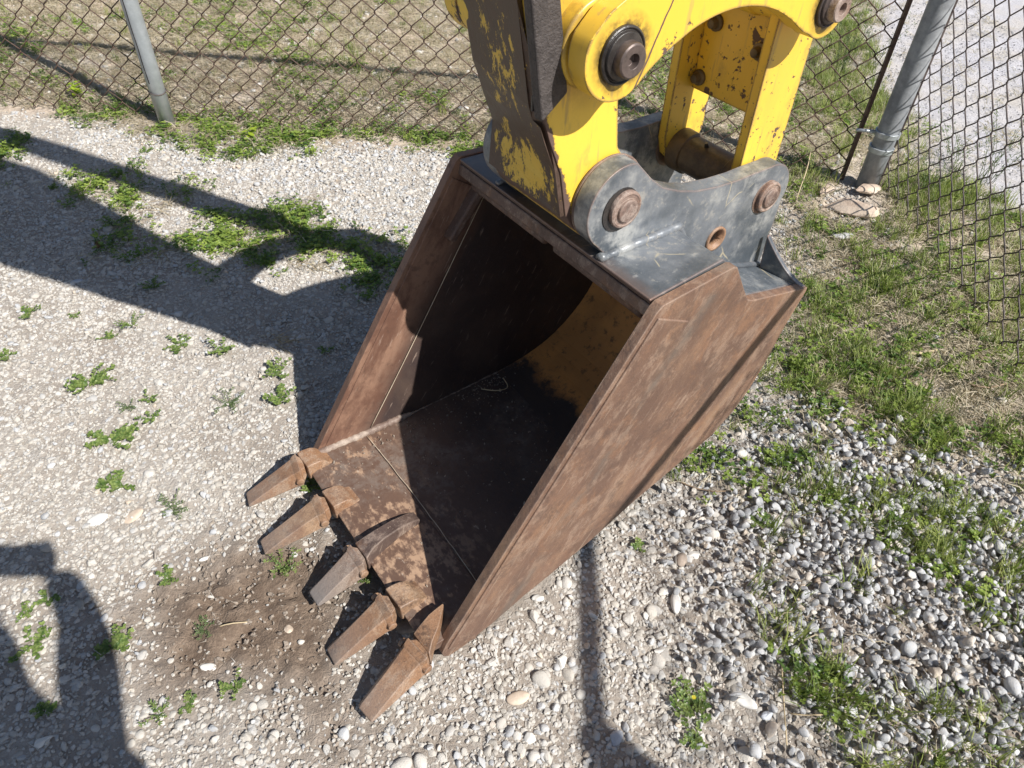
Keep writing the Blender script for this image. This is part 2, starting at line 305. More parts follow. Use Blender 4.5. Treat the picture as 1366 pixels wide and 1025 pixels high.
def m_leaf(name, c1, c2, inst=True):
    m = NM(name); t = m.attr('tint', inst) if inst else m.noise(30, 3)
    n = m.noise(80, 3, .6); c = m.mix(t if inst else m.rng(m.noise(95, 2, .6), .35, .65), c1, c2); c = m.mix(m.math('MULTIPLY', n, .35), c, (.02, .03, .005), 'MULTIPLY')
    m.set(m.b.inputs['Base Color'], c); m.set(m.b.inputs['Roughness'], .5)
    tr = m.N('ShaderNodeBsdfTranslucent', {'Color': m.mix(.5, c, (.22, .34, .02))}); mx = m.N('ShaderNodeMixShader', {0: .35, 1: m.b.outputs[0], 2: tr.outputs[0]})
    m.t.links.new(mx.outputs[0], m.out.inputs[0]); MAT[name] = m.m
m_leaf('clover_leaf', (.08, .16, .03), (.36, .46, .09)); m_leaf('grass_blade', (.16, .23, .045), (.50, .54, .18)); m_leaf('dry_blade', (.40, .31, .21), (.76, .66, .50))
m_leaf('weed_leaf', (.10, .18, .04), (.32, .40, .12), False); m_leaf('lime_leaf', (.30, .42, .03), (.45, .55, .06), False); m_leaf('yellow_flower', (.7, .6, .03), (.8, .7, .05), False)
m_leaf('grey_green', (.10, .15, .06), (.22, .28, .12), False)
m_leaf('brown_leaf', (.20, .09, .05), (.32, .16, .08), False)
def m_stone(name, stops, bumps=.35):
    m = NM(name); t = m.attr('tint', True); r = m.N('ShaderNodeValToRGB', {0: t}); cr = r.color_ramp; cr.interpolation = 'LINEAR'
    cr.elements[0].position = 0; cr.elements[0].color = (*stops[0][1], 1); cr.elements[1].position = 1; cr.elements[1].color = (*stops[-1][1], 1)
    for p, c in stops[1:-1]: e = cr.elements.new(p); e.color = (*c, 1)
    n = m.noise(1.6, 6, .7); c = m.mix(m.rng(n, .3, .7), r.outputs[0], m.mix(.5, r.outputs[0], (.5, .46, .40)))
    du = m.N('ShaderNodeNewGeometry').outputs['Normal']
    MAT[name] = m.fin(c, .85, m.bump(m.noise(5, 5, .7), bumps, .05), 0, .3)
m_stone('pale_stone', [(0, (.31, .285, .25)), (.25, (.46, .43, .39)), (.5, (.57, .545, .51)), (.7, (.46, .425, .375)), (.85, (.41, .41, .41)), (1, (.53, .515, .49))])
m_stone('grey_stone', [(0, (.27, .285, .31)), (.25, (.41, .425, .45)), (.6, (.50, .51, .53)), (.8, (.60, .60, .60)), (.9, (.58, .47, .36)), (1, (.66, .64, .60))])
m_stone('soil_clod', [(0, (.15, .11, .082)), (.7, (.25, .19, .145)), (1, (.38, .32, .26))])
m_stone('asphalt_chip', [(0, (.30, .30, .33)), (.5, (.48, .47, .49)), (1, (.64, .62, .63))])
def m_ground():
    m = NM('ground_earth'); pos = m.N('ShaderNodeNewGeometry').outputs['Position']
    g = lambda a: m.attr(a)
    n1 = m.noise(2.5, 6, .6, pos); n2 = m.noise(28, 7, .72, pos); n3 = m.noise(150, 5, .7, pos)
    pale = m.mix(m.rng(n1, .35, .65), (.43, .385, .335), (.35, .305, .26))
    v = m.vor(62, pos, 'F1', 'Color'); vd = m.vor(62, pos, 'DISTANCE_TO_EDGE')
    vf = m.rng(vd, .02, .12)
    pale = m.mix(m.math('MULTIPLY', m.math('MULTIPLY', vf, m.rng(n2, .4, .6)), .6), pale, m.mix(m.xyz(v)[0], (.36, .33, .30), (.56, .54, .50)))
    pale = m.mix(m.math('MULTIPLY', m.rng(n3, .5, .65), .35), pale, (.27, .22, .18))
    soil = m.mix(m.rng(n2, .35, .65), (.13, .093, .068), (.225, .168, .125))
    straw = m.mix(m.rng(n2, .35, .65), (.34, .26, .195), (.64, .53, .42)); straw = m.mix(m.rng(n1, .45, .6), straw, (.50, .43, .36))
    asph = m.mix(m.rng(n3, .35, .65), (.40, .39, .41), (.58, .56, .58)); asph = m.mix(m.rng(n1, .4, .7), asph, (.50, .46, .42))
    dark = m.mix(n2, (.20, .16, .13), (.34, .29, .24))
    c = m.mix(g('dark'), pale, dark)
    c = m.mix(g('soil'), c, soil); c = m.mix(g('straw'), c, straw); c = m.mix(g('asph'), c, asph)
    h = m.math('ADD', m.math('MULTIPLY', n2, 1.), m.math('MULTIPLY', n3, .4)); h = m.math('ADD', h, m.math('MULTIPLY', m.math('MULTIPLY', vf, m.rng(n2, .4, .6)), .15))
    MAT['ground_earth'] = m.fin(c, .92, m.bump(h, .8, .010), 0, .25)
m_ground()

# ------------------------------------------------------------------ object helpers
def link(o, parent=None):
    COL.objects.link(o)
    if parent: o.parent = parent
    return o
def mesh(name, v, f, mat, parent=None, smooth=False, bevel=0, seg=2, ang=35, recalc=True):
    me = bpy.data.meshes.new(name); me.from_pydata([tuple(map(float, p)) for p in v], [], f)
    if recalc:
        bm = bmesh.new(); bm.from_mesh(me); bmesh.ops.recalc_face_normals(bm, faces=bm.faces); bm.to_mesh(me); bm.free()
    if smooth: me.polygons.foreach_set('use_smooth', [True]*len(me.polygons))
    me.materials.append(MAT[mat]); o = bpy.data.objects.new(name, me)
    if bevel:
        me.polygons.foreach_set('use_smooth', [True]*len(me.polygons))
        b = o.modifiers.new('bevel', 'BEVEL'); b.width = bevel; b.segments = seg; b.limit_method = 'ANGLE'; b.angle_limit = math.radians(ang); b.harden_normals = True
    return link(o, parent)
def tag(o, label, cat, group=None):
    o['label'] = label; o['category'] = cat
    if group: o['group'] = group
    return o
def kind(o, k): o['kind'] = k; return o
def empty(name, loc, rz=0.):
    o = bpy.data.objects.new(name, None); o.location = loc; o.rotation_euler = (0, 0, rz); o.empty_display_size = .1; return link(o)
def prism(poly, w0, w1):                            # polygon in (U,V), extruded across w; w may depend on (U,V)
    f0 = w0 if callable(w0) else (lambda u, v: w0); f1 = w1 if callable(w1) else (lambda u, v: w1)
    n = len(poly); V = [(u, f0(u, v), v) for u, v in poly]+[(u, f1(u, v), v) for u, v in poly]
    F = [tuple(range(n)), tuple(range(2*n-1, n-1, -1))]+[(i, (i+1) % n, n+(i+1) % n, n+i) for i in range(n)]
    return V, F
def merge(*vf):
    V = []; F = []
    for v, f in vf:
        k = len(V); V += list(v); F += [tuple(i+k for i in q) for q in f]
    return V, F
def ring_pts(c, r, n, axis='y', ph=0.):
    o = []
    for i in range(n):
        a = ph+2*math.pi*i/n; o.append((c[0]+r*math.cos(a), c[1], c[2]+r*math.sin(a)) if axis == 'y' else (c[0]+r*math.cos(a), c[1]+r*math.sin(a), c[2]))
    return o
def loft(secs, caps=True):
    n = len(secs[0]); V = [p for s in secs for p in s]; F = []
    for k in range(len(secs)-1):
        for i in range(n): j = (i+1) % n; F.append((k*n+i, k*n+j, (k+1)*n+j, (k+1)*n+i))
    if caps: F += [tuple(range(n-1, -1, -1)), tuple(range((len(secs)-1)*n, len(secs)*n))]
    return V, F
def disc(u, v, prof, n=40):                         # turned shape about a w-axis: prof = [(w, radius)...]
    return loft([ring_pts((u, ww, v), r, n) for ww, r in prof])
def tubev(path, r, n=8, caps=True):
    P = [Vector(p) for p in path]; secs = []; up = Vector((.13, .21, .97)).normalized()
    for i, p in enumerate(P):
        t = (P[min(i+1, len(P)-1)]-P[max(i-1, 0)]).normalized(); a = t.cross(up)
        if a.length < 1e-3: a = t.cross(Vector((1, 0, 0)))
        a.normalize(); b = t.cross(a); rr = r[i] if isinstance(r, (list, tuple)) else r
        secs.append([tuple(p+rr*(math.cos(2*math.pi*k/n)*a+math.sin(2*math.pi*k/n)*b)) for k in range(n)])
    return loft(secs, caps)
def box(x0, x1, y0, y1, z0, z1):
    return loft([[(x0, y0, z0), (x1, y0, z0), (x1, y1, z0), (x0, y1, z0)], [(x0, y0, z1), (x1, y0, z1), (x1, y1, z1), (x0, y1, z1)]])
def smooth_poly(pts, it=2):                         # Chaikin, open polyline
    for _ in range(it):
        q = [pts[0]]
        for a, b in zip(pts[:-1], pts[1:]):
            q += [tuple(.75*x+.25*y for x, y in zip(a, b)), tuple(.25*x+.75*y for x, y in zip(a, b))]
        q.append(pts[-1]); pts = q
    return pts

# ------------------------------------------------------------------ the ground
def build_ground():
    fine = .0125
    xs = np.concatenate([-np.geomspace(60, 3.9, 14), np.arange(-3.7, 3.0, fine), np.geomspace(3.2, 60, 14)])
    ys = np.concatenate([-np.geomspace(60, 1.1, 14), np.arange(-.6, 5.8, fine), np.geomspace(6, 80, 14)])
    X, Y = np.meshgrid(xs, ys); H = gheight(X, Y)
    soil = np.maximum(pmask(X, Y, PO['soil'], .10, .12), .5*pmask(X, Y, PO['soil2'], .15, .1))
    b = beyond(X, Y)
    straw = np.clip((b+.12+.25*(fbm(X*3, Y*3, 5)-.5))/.2, 0, 1); straw = np.maximum(straw, pmask(X, Y, PO['right'], .12, .1)*.9)
    asph = pmask(X, Y, PO['asph'], .2, .12)
    dark = np.clip((fbm(X*4, Y*4, 8)-.52)*5, 0, 1)*.35+.75*pmask(X, Y, PO['peb'], .2, .1)+.35*pmask(X, Y, PO['white'], .2, .1)
    for k in ('band', 'mat', 'mat2'): dark = dark+.7*pmask(X, Y, PO[k], .1, .06)
    dark = np.clip(dark, 0, 1)
    cl = (fbm(X*34, Y*34, 41, 3)-.5); fl = fbm(X*70, Y*70, 42, 2)-.5
    H = H+soil*(.034*cl+.018*fl)+(1-soil)*(.006*cl+.004*fl)*(1-asph)+straw*(.010*cl)
    ny, nx = X.shape; V = np.stack([X, Y, H], -1).reshape(-1, 3)
    i = np.arange((ny-1)*(nx-1)); r = i//(nx-1); c = i % (nx-1); a = r*nx+c
    F = np.stack([a, a+1, a+nx+1, a+nx], 1)
    me = bpy.data.meshes.new('ground'); me.vertices.add(len(V)); me.vertices.foreach_set('co', V.ravel().astype(np.float32))
    me.loops.add(F.size); me.loops.foreach_set('vertex_index', F.ravel().astype(np.int32)); me.polygons.add(len(F))
    me.polygons.foreach_set('loop_start', (np.arange(len(F))*4).astype(np.int32)); me.polygons.foreach_set('use_smooth', [True]*len(F))
    for nme, arr in (('soil', soil), ('straw', straw), ('asph', asph), ('dark', dark)):
        at = me.attributes.new(nme, 'FLOAT', 'POINT'); at.data.foreach_set('value', arr.ravel().astype(np.float32))
    me.update(); me.validate(); me.materials.append(MAT['ground_earth']); o = bpy.data.objects.new('ground', me); link(o); kind(o, 'structure')
build_ground()

# ------------------------------------------------------------------ stuff scattered on the ground
def variants(name, makers, mat):
    c = bpy.data.collections.new(name+'_kinds')
    for k, mk in enumerate(makers):
        v, f, sm = mk; me = bpy.data.meshes.new(name+'_kind'); me.from_pydata([tuple(map(float, p)) for p in v], [], f)
        if sm: me.polygons.foreach_set('use_smooth', [True]*len(me.polygons))
        me.materials.append(MAT[mat]); o = bpy.data.objects.new(name+'_kind', me); c.objects.link(o)
    return c
def scatter(name, coll, P, R, S, T):
    """one object: instances of coll's objects on points with rotation, scale and tint"""
    me = bpy.data.meshes.new(name); me.vertices.add(len(P)); me.vertices.foreach_set('co', P.ravel().astype(np.float32))
    a = me.attributes.new('rot', 'FLOAT_VECTOR', 'POINT'); a.data.foreach_set('vector', R.ravel().astype(np.float32))
    a = me.attributes.new('scl', 'FLOAT_VECTOR', 'POINT'); a.data.foreach_set('vector', S.ravel().astype(np.float32))
    a = me.attributes.new('tint', 'FLOAT', 'POINT'); a.data.foreach_set('value', T.astype(np.float32))
    a = me.attributes.new('pick', 'INT', 'POINT'); a.data.foreach_set('value', rng.integers(0, len(coll.objects), len(P)).astype(np.int32))
    o = bpy.data.objects.new(name, me); link(o); kind(o, 'stuff')
    g = bpy.data.node_groups.new(name+'_scatter', 'GeometryNodeTree')
    g.interface.new_socket('Geometry', in_out='INPUT', socket_type='NodeSocketGeometry'); g.interface.new_socket('Geometry', in_out='OUTPUT', socket_type='NodeSocketGeometry')
    N = g.nodes; L = g.links; gi = N.new('NodeGroupInput'); go = N.new('NodeGroupOutput')
    ci = N.new('GeometryNodeCollectionInfo'); ci.inputs['Collection'].default_value = coll; ci.inputs['Separate Children'].default_value = True; ci.inputs['Reset Children'].default_value = True
    ip = N.new('GeometryNodeInstanceOnPoints'); ip.inputs['Pick Instance'].default_value = True
    def at(nm, ty):
        n = N.new('GeometryNodeInputNamedAttribute'); n.data_type = ty; n.inputs['Name'].default_value = nm; return n.outputs[0]
    er = N.new('FunctionNodeEulerToRotation'); L.new(at('rot', 'FLOAT_VECTOR'), er.inputs[0])
    L.new(gi.outputs[0], ip.inputs['Points']); L.new(ci.outputs[0], ip.inputs['Instance']); L.new(at('pick', 'INT'), ip.inputs['Instance Index'])
    L.new(er.outputs[0], ip.inputs['Rotation']); L.new(at('scl', 'FLOAT_VECTOR'), ip.inputs['Scale']); L.new(ip.outputs[0], go.inputs[0])
    md = o.modifiers.new('scatter', 'NODES'); md.node_group = g
    return o
def rock_mesh(kind_, seed, sub=3):
    r = np.random.default_rng(seed); bm = bmesh.new()
    if kind_ == 'round':
        bmesh.ops.create_icosphere(bm, subdivisions=sub, radius=1)
        a = r.normal(size=(5, 3)); ph = r.uniform(0, 6, 5); sc = np.array([1, r.uniform(.68, .95), r.uniform(.45, .7)])
        for v in bm.verts:
            p = np.array(v.co); d = 1+sum(.07*math.sin(1.5*p.dot(a[i])+ph[i]) for i in range(5)); v.co = Vector(p*d*sc)
        sm = True
    else:
        pts = r.normal(size=(15, 3)); pts /= np.linalg.norm(pts, axis=1)[:, None]; pts *= np.array([1, r.uniform(.65, .95), r.uniform(.45, .75)])*r.uniform(.8, 1.08, (15, 1))
        vs = [bm.verts.new(p) for p in pts]; bmesh.ops.convex_hull(bm, input=vs)
        bmesh.ops.bevel(bm, geom=list(bm.edges), offset=.09, segments=1, profile=.5, affect='EDGES'); sm = False
        bmesh.ops.triangulate(bm, faces=bm.faces)
    bm.verts.ensure_lookup_table(); V = [tuple(v.co) for v in bm.verts]; bm.verts.index_update(); F = [tuple(v.index for v in f.verts) for f in bm.faces]; bm.free()
    return V, F, sm
RX0, RX1, RY0, RY1 = -3.9, 3.1, .15, 5.6
def cand(n_per_m2):
    n = int((RX1-RX0)*(RY1-RY0)*n_per_m2); x = rng.uniform(RX0, RX1, n); y = rng.uniform(RY0, RY1, n)
    u, v, z = to_px(x, y, 0*x); k = (z > .2) & (u > -160) & (u < 1526) & (v > -60) & (v < 1180); return x[k], y[k]
# bucket footprint, kept clear of stones that would poke through its floor
BU0 = gnd(590, 875, .04)[:2]; BN = np.array([.79343, .60867]); BW = np.array([-.60867, .79343])
def buv(x, y):
    dx = x-BU0[0]; dy = y-BU0[1]; return dx*BN[0]+dy*BN[1], dx*BW[0]+dy*BW[1]
def stones(name, per, rlo, rhi, dens, mat, vset, sink=.45, lift=0., tilt=.5, flat=1.):
    x, y = cand(per); d = dens(x, y); k = rng.uniform(0, 1, len(x)) < d; x = x[k]; y = y[k]
    u, w_ = buv(x, y); k = ~((u > -.02) & (u < .33) & (w_ > 0.01) & (w_ < .64)); x = x[k]; y = y[k]; n = len(x)
    r = rlo+(rhi-rlo)*rng.beta(1.3, 2.6, n)
    z = gheight(x, y)+r*.6*flat*(1-2*sink)*.5+lift*rng.uniform(0, 1, n)
    R = np.stack([rng.normal(0, tilt, n), rng.normal(0, tilt, n), rng.uniform(0, 6.28, n)], 1)
    S = r[:, None]*np.stack([rng.uniform(.85, 1.25, n), rng.uniform(.8, 1.1, n), rng.uniform(.75, 1.15, n)*flat], 1)
    T = np.clip(rng.beta(1.5, 1.5, n), 0, 1)
    scatter(name, vset[mat], np.stack([x, y, z], 1), R, S, T)
RK = [rock_mesh('round', 100+i) for i in range(6)]; RA = [rock_mesh('ang', 200+i) for i in range(8)]; RS = [rock_mesh('ang', 300+i) for i in range(6)]
VS = {'pale_stone': variants('pale_stone', RK[:3]+RA, 'pale_stone'), 'grey_stone': variants('grey_stone', RK[:3]+RA+RS[:4], 'grey_stone'),
      'soil_clod': variants('soil_clod', RS, 'soil_clod'), 'asphalt_chip': variants('asphalt_chip', RS, 'asphalt_chip')}
def D(x, y):                                        # zone weights at scattered points
    b = beyond(x, y)
    return dict(soil=np.maximum(pmask(x, y, PO['soil'], .07, .10), .4*pmask(x, y, PO['soil2'], .2, .1)), peb=pmask(x, y, PO['peb'], .18, .12), white=pmask(x, y, PO['white'], .2, .1), strip=pmask(x, y, PO['strip'], .12, .08),
                inn=np.clip((-b+.02)/.08, 0, 1), out=np.clip((b-.0)/.15, 0, 1), right=pmask(x, y, PO['right'], .12, .1), asph=pmask(x, y, PO['asph'], .15, .1),
                band=pmask(x, y, PO['band'], .08, .05), n=fbm(x*5, y*5, 77), n2=fbm(x*12, y*12, 78))
def d_small(x, y):
    q = D(x, y); near = np.clip((3.4-y)/1.2, .15, 1)
    return np.clip(q['inn']*(1-.95*q['soil'])*(1-.3*q['peb'])*(1-.75*q['right'])*(1-.8*q['band'])*(.45+.9*q['n2'])*near, 0, 1)
def d_mid(x, y):
    q = D(x, y); base = .50+.3*q['white']+.35*q['strip']
    return np.clip(q['inn']*(1-.975*q['soil'])*(1-.3*q['peb'])*(1-.8*q['right'])*(1-.85*q['band'])*base*(.35+1.3*q['n']), 0, 1)
def d_big(x, y):
    q = D(x, y); return np.clip(q['inn']*(1-.96*q['soil'])*(1-.8*q['right'])*(1-q['band'])*(.13+.5*q['white']+.45*q['strip'])*(.1+1.6*q['n2']), 0, 1)
stones('fine_gravel', 11000, .0025, .0065, d_small, 'pale_stone', VS, .35)
stones('gravel', 9500, .0045, .0115, d_mid, 'pale_stone', VS, .46, tilt=.32, flat=.9)
stones('coarse_gravel', 420, .011, .021, d_big, 'pale_stone', VS, .42, tilt=.3)
stones('grey_gravel', 2600, .005, .014, lambda x, y: (lambda q: np.clip(q['inn']*(q['strip']*.75+.22*q['white']+.10*(1-q['soil'])+.12*(1-q['peb'])*np.clip((y-1.6), 0, 1))*(1-q['peb'])*(1-.7*q['right'])*(1-.7*q['band'])*(.3+1.4*q['n2']), 0, 1))(D(x, y)), 'grey_stone', VS, .3, .004)
stones('river_pebbles', 7000, .005, .017, lambda x, y: (lambda q: np.clip(q['peb']*q['inn']*(.55+.8*q['n']), 0, 1))(D(x, y)), 'grey_stone', VS, .1, .022, .7)
stones('soil_clods', 8000, .002, .012, lambda x, y: (lambda q: q['soil']*(.3+.8*q['n2'])+.1*q['right'])(D(x, y)), 'soil_clod', VS, .4)
stones('roadside_chips', 2600, .004, .011, lambda x, y: (lambda q: np.clip(q['asph']*.5+q['out']*(1-q['asph'])*.3*np.clip(q['n']*3-1, 0, 1.5)+.05*q['right'], 0, 1))(D(x, y)), 'asphalt_chip', VS, .4)
stones('scattered_stones', 700, .007, .024, lambda x, y: (lambda q: np.clip((q['out']*.8+q['right']*.12)*(1-q['asph'])*np.clip(q['n2']*3-1, 0, 1), 0, 1))(D(x, y)), 'pale_stone', VS, .3)

# ---- low plants
def blade(p0, h, lean, wd_, a, V, F, seg=3, curl=1.):
    ca, sa = math.cos(a), math.sin(a); k = len(V)
    for i in range(seg+1):
        t = i/seg; ww = wd_*(1-t)**.7+.0002; o = lean*t**(1+curl); z = h*(t-.25*t*t*lean/(h+1e-6)*.3)
        cx, cy, cz = p0[0]+ca*o, p0[1]+sa*o, p0[2]+z; V += [(cx-sa*ww, cy+ca*ww, cz), (cx+sa*ww, cy-ca*ww, cz)]
    F += [(k+2*i, k+2*i+1, k+2*i+3, k+2*i+2) for i in range(seg)]
def grass_clump(seed, n=16, h=(.03, .075), lean=.05, spread=.02, wd_=.0014):
    r = random.Random(seed); V = []; F = []
    for i in range(n):
        hh = r.uniform(*h); blade((r.gauss(0, spread*.5), r.gauss(0, spread*.5), -.003), hh, r.uniform(.1, 1)*lean, wd_*r.uniform(.6, 1.2), r.uniform(0, 6.28), V, F)
    return V, F, True
def leaf(c, nrm, dirv, L, W_, V, F, fold=.15):
    d = Vector(dirv).normalized(); nn = Vector(nrm).normalized(); s = d.cross(nn).normalized(); c = Vector(c); k = len(V)
    pts = [c, c+d*L*.35+s*W_*.45, c+d*L*.75+s*W_*.42, c+d*L, c+d*L*.75-s*W_*.42, c+d*L*.35-s*W_*.45]
    mid = c+d*L*.55-nn*L*fold; V += [tuple(p) for p in pts]+[tuple(mid)]
    F += [(k+6, k+i, k+(i+1) % 6) for i in range(6)]
def clover(seed, n=7, spread=.025, h=(.008, .03), L=.0085):
    r = random.Random(seed); V = []; F = []
    for i in range(n):
        c = Vector((r.gauss(0, spread*.6), r.gauss(0, spread*.6), r.uniform(*h))); nn = Vector((r.gauss(0, .35), r.gauss(0, .35), 1)); a0 = r.uniform(0, 6.28)
        for q in range(3):
            a = a0+q*2.09; leaf(c, nn, (math.cos(a), math.sin(a), r.uniform(-.1, .25)), L*r.uniform(.8, 1.2), L*.95, V, F)
        blade((0, 0, 0), c.z, c.xy.length, .0005, math.atan2(c.y, c.x), V, F, 2, 0)
    return V, F, True
def straw_clump(seed, n=10):
    r = random.Random(seed); V = []; F = []
    for i in range(n):
        a = r.uniform(0, 6.28); x, y = r.gauss(0, .02), r.gauss(0, .02); L = r.uniform(.02, .07); z0 = r.uniform(.001, .012); z1 = r.uniform(.001, .02); k = len(V); w2 = r.uniform(.0005, .0013)
        for t in (0, .5, 1):
            px, py = x+math.cos(a+.3*t)*L*t, y+math.sin(a+.3*t)*L*t; z = z0+(z1-z0)*t+.006*math.sin(3.14*t); V += [(px-math.sin(a)*w2, py+math.cos(a)*w2, z), (px+math.sin(a)*w2, py-math.cos(a)*w2, z+.0006)]
        F += [(k, k+1, k+3, k+2), (k+2, k+3, k+5, k+4)]
    return V, F, True
CG = variants('grass', [grass_clump(i) for i in range(6)], 'grass_blade'); CC = variants('clover', [clover(50+i) for i in range(6)], 'clover_leaf'); CS = variants('straw', [straw_clump(80+i) for i in range(6)], 'dry_blade')
CD = variants('dead_grass', [grass_clump(20+i, 9, (.02, .06), .07, .02, .0008) for i in range(4)], 'dry_blade')
def plants(name, coll, per, dens, s=(.6, 1.2), tint=(0, 1), zoff=0.):
    x, y = cand(per); k = rng.uniform(0, 1, len(x)) < dens(x, y); x = x[k]; y = y[k]
    u, w_ = buv(x, y); k = ~((u > -.03) & (u < .55) & (w_ > -.0) & (w_ < .66)); x = x[k]; y = y[k]; n = len(x)
    rk = gnd(1132, 275)[:2]; k = np.hypot(x-rk[0], (y-rk[1])*.8) > .15*rng.uniform(.6, 1.2, n); x = x[k]; y = y[k]; n = len(x)
    sc = rng.uniform(*s, n); R = np.stack([rng.normal(0, .12, n), rng.normal(0, .12, n), rng.uniform(0, 6.28, n)], 1)
    scatter(name, coll, np.stack([x, y, gheight(x, y)+zoff], 1), R, np.repeat(sc[:, None], 3, 1), rng.uniform(*tint, n))
def mats(x, y, ks): 
    v = 0*x
    for k, a in ks.items(): v = np.maximum(v, a*pmask(x, y, PO[k], .09, .09))
    return v
thr = lambda a, lo, hi: np.clip((a-lo)/(hi-lo), 0, 1)
def dg(x, y):
    q = D(x, y); m_ = mats(x, y, {'right': .46, 'clov': .35, 'tuft1': .35, 'tuft2': .5, 'tuft3': .45, 'peb': .05})
    o = q['out']*(1-q['asph'])*(.06+.8*thr(fbm(x*2.2, y*2.2, 91), .5, .62)*thr(q['n2'], .3, .6))
    sidey = thr(x, 1.3, 1.7)*q['out']*(1-q['asph'])*.7*(.3+1.2*thr(q['n'], .4, .6))
    return np.clip(np.maximum(m_*(.15+1.6*thr(fbm(x*7, y*7, 92), .42, .62)), np.maximum(o*.13*(1-.6*thr(y, 4.0, 4.8)), sidey))*(1-.8*pmask(x, y, PO['dirtR'], .1, .1)), 0, 1)
def dc(x, y):
    q = D(x, y); m_ = mats(x, y, {'band': 1, 'mat': 1, 'mat2': .7, 'mat3': .8, 'clov': 1.25, 'tuft1': .8, 'tuft2': .2, 'tuft3': .4, 'right': .28})
    o = q['out']*(1-q['asph'])*.42*thr(fbm(x*2.6, y*2.6, 93), .52, .62)*thr(q['n2'], .3, .6)
    return np.clip(np.maximum(m_*(.08+1.3*thr(fbm(x*11, y*11, 94), .40, .62)), o), 0, 1)
plants('grass', CG, 1900, dg, (.5, 1.25)); plants('clover_ground_cover', CC, 2600, dc, (.6, 1.2))
plants('dry_grass', CS, 2200, lambda x, y: (lambda q: np.clip(q['out']*(1-.92*q['asph'])*.75+q['right']*.8+.8*pmask(x, y, PO['dirtR'], .1, .1)+.10*mats(x, y, {'tuft2': 1, 'tuft3': 1, 'tuft1': 1, 'peb': .25})+.35*q['band']+.25*mats(x, y, {'mat': 1, 'mat2': 1}), 0, 1)*(.3+.9*q['n']))(D(x, y)), (.6, 1.3))
plants('dead_grass', CD, 500, lambda x, y: (lambda q: np.clip(q['out']*(1-q['asph'])*.5+q['right']*.5+.1*mats(x, y, {'tuft2': 1, 'tuft3': 1}), 0, 1)*(.3+.9*q['n']))(D(x, y)), (.6, 1.2))

# ------------------------------------------------------------------ excavator arm with bucket
ZB = .04
arm = empty('excavator_arm', (BU0[0], BU0[1], 0), math.atan2(BN[1], BN[0]))
tag(arm, 'yellow excavator arm with rusty toothed digging bucket resting on gravel', 'excavator arm')
def Z(poly): return [(u, v+ZB) for u, v in poly]
W0 = .645; TP = .085
dep = lambda u, v: max(0., u*.836-(v-ZB)*.549)
wr = lambda u, v: TP*dep(u, v); wl = lambda u, v: W0-TP*dep(u, v)
TH = .022
prof = [(.142, .033), (.30, .043), (.45, .056), (.58, .070), (.66, .088), (.73, .118), (.79, .162), (.84, .215), (.88, .28), (.91, .35), (.935, .42), (.955, .478), (1.0, .497)]
prof = smooth_poly(prof, 1)
def shell_mesh(pr, th, a=TH+.0, name='bucket', mat='worn_inside', parent=None):
    n = len(pr); secs = []
    nr = []
    for i in range(n):
        p, q = pr[max(i-1, 0)], pr[min(i+1, n-1)]; dx, dy = q[0]-p[0], q[1]-p[1]; l = math.hypot(dx, dy); nr.append((dy/l, -dx/l))
    inn = Z(pr); out = Z([(p[0]+th*m[0], p[1]+th*m[1]) for p, m in zip(pr, nr)])
    NW = 8; V = []; F = []
    for lay in (inn, out):
        for (u, v) in lay:
            for k in range(NW+1):
                t = k/NW; V.append((u, (wr(u, v)+a)*(1-t)+(wl(u, v)-a)*t, v))
    R_ = NW+1; off = n*R_
    for i in range(n-1):
        for k in range(NW):
            p = i*R_+k; F += [(p, p+1, p+R_+1, p+R_), (off+p, off+p+R_, off+p+R_+1, off+p+1)]
    for k in range(NW):
        F += [(k, off+k, off+k+1, k+1), ((n-1)*R_+k, (n-1)*R_+k+1, off+(n-1)*R_+k+1, off+(n-1)*R_+k)]
    for i in range(n-1):
        for e in (0, NW): p = i*R_+e; F.append((p, p+R_, off+p+R_, off+p))
    return mesh(name, V, F, mat, parent, smooth=False)
bucket = shell_mesh(prof, .016, name='bucket', parent=arm)
i0 = min(range(len(prof)), key=lambda i: abs(prof[i][0]-.57))
bp = shell_mesh([(u-.002, v+.002) for u, v in prof[i0:-2]], .0012, TH+.001, 'back_shell', 'old_brown_paint', bucket)
plate = [(.004, -.012), (0, .008), (.012, .035), (.24, .388), (.452, .713), (.463, .722), (.655, .718), (.668, .712), (.72, .640), (.755, .594), (.775, .582), (.90, .540), (1.018, .502), (1.02, .492), (.992, .41), (.968, .29), (.945, .215), (.90, .152), (.837, .108), (.70, .082), (.569, .060), (.432, .022), (.304, .0), (.225, -.008), (.14, -.028), (.06, -.034), (.018, -.028)]
o = mesh('side_plate', *prism(Z(plate), lambda u, v: wr(u, v), lambda u, v: wr(u, v)+TH), 'rusty_side', bucket, bevel=.002)
o['label'] = 'near side plate, rusty brown'
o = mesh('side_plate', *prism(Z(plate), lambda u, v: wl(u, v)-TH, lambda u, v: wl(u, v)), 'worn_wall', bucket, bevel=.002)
o['label'] = 'far side plate, rusty towards the teeth and black inside'
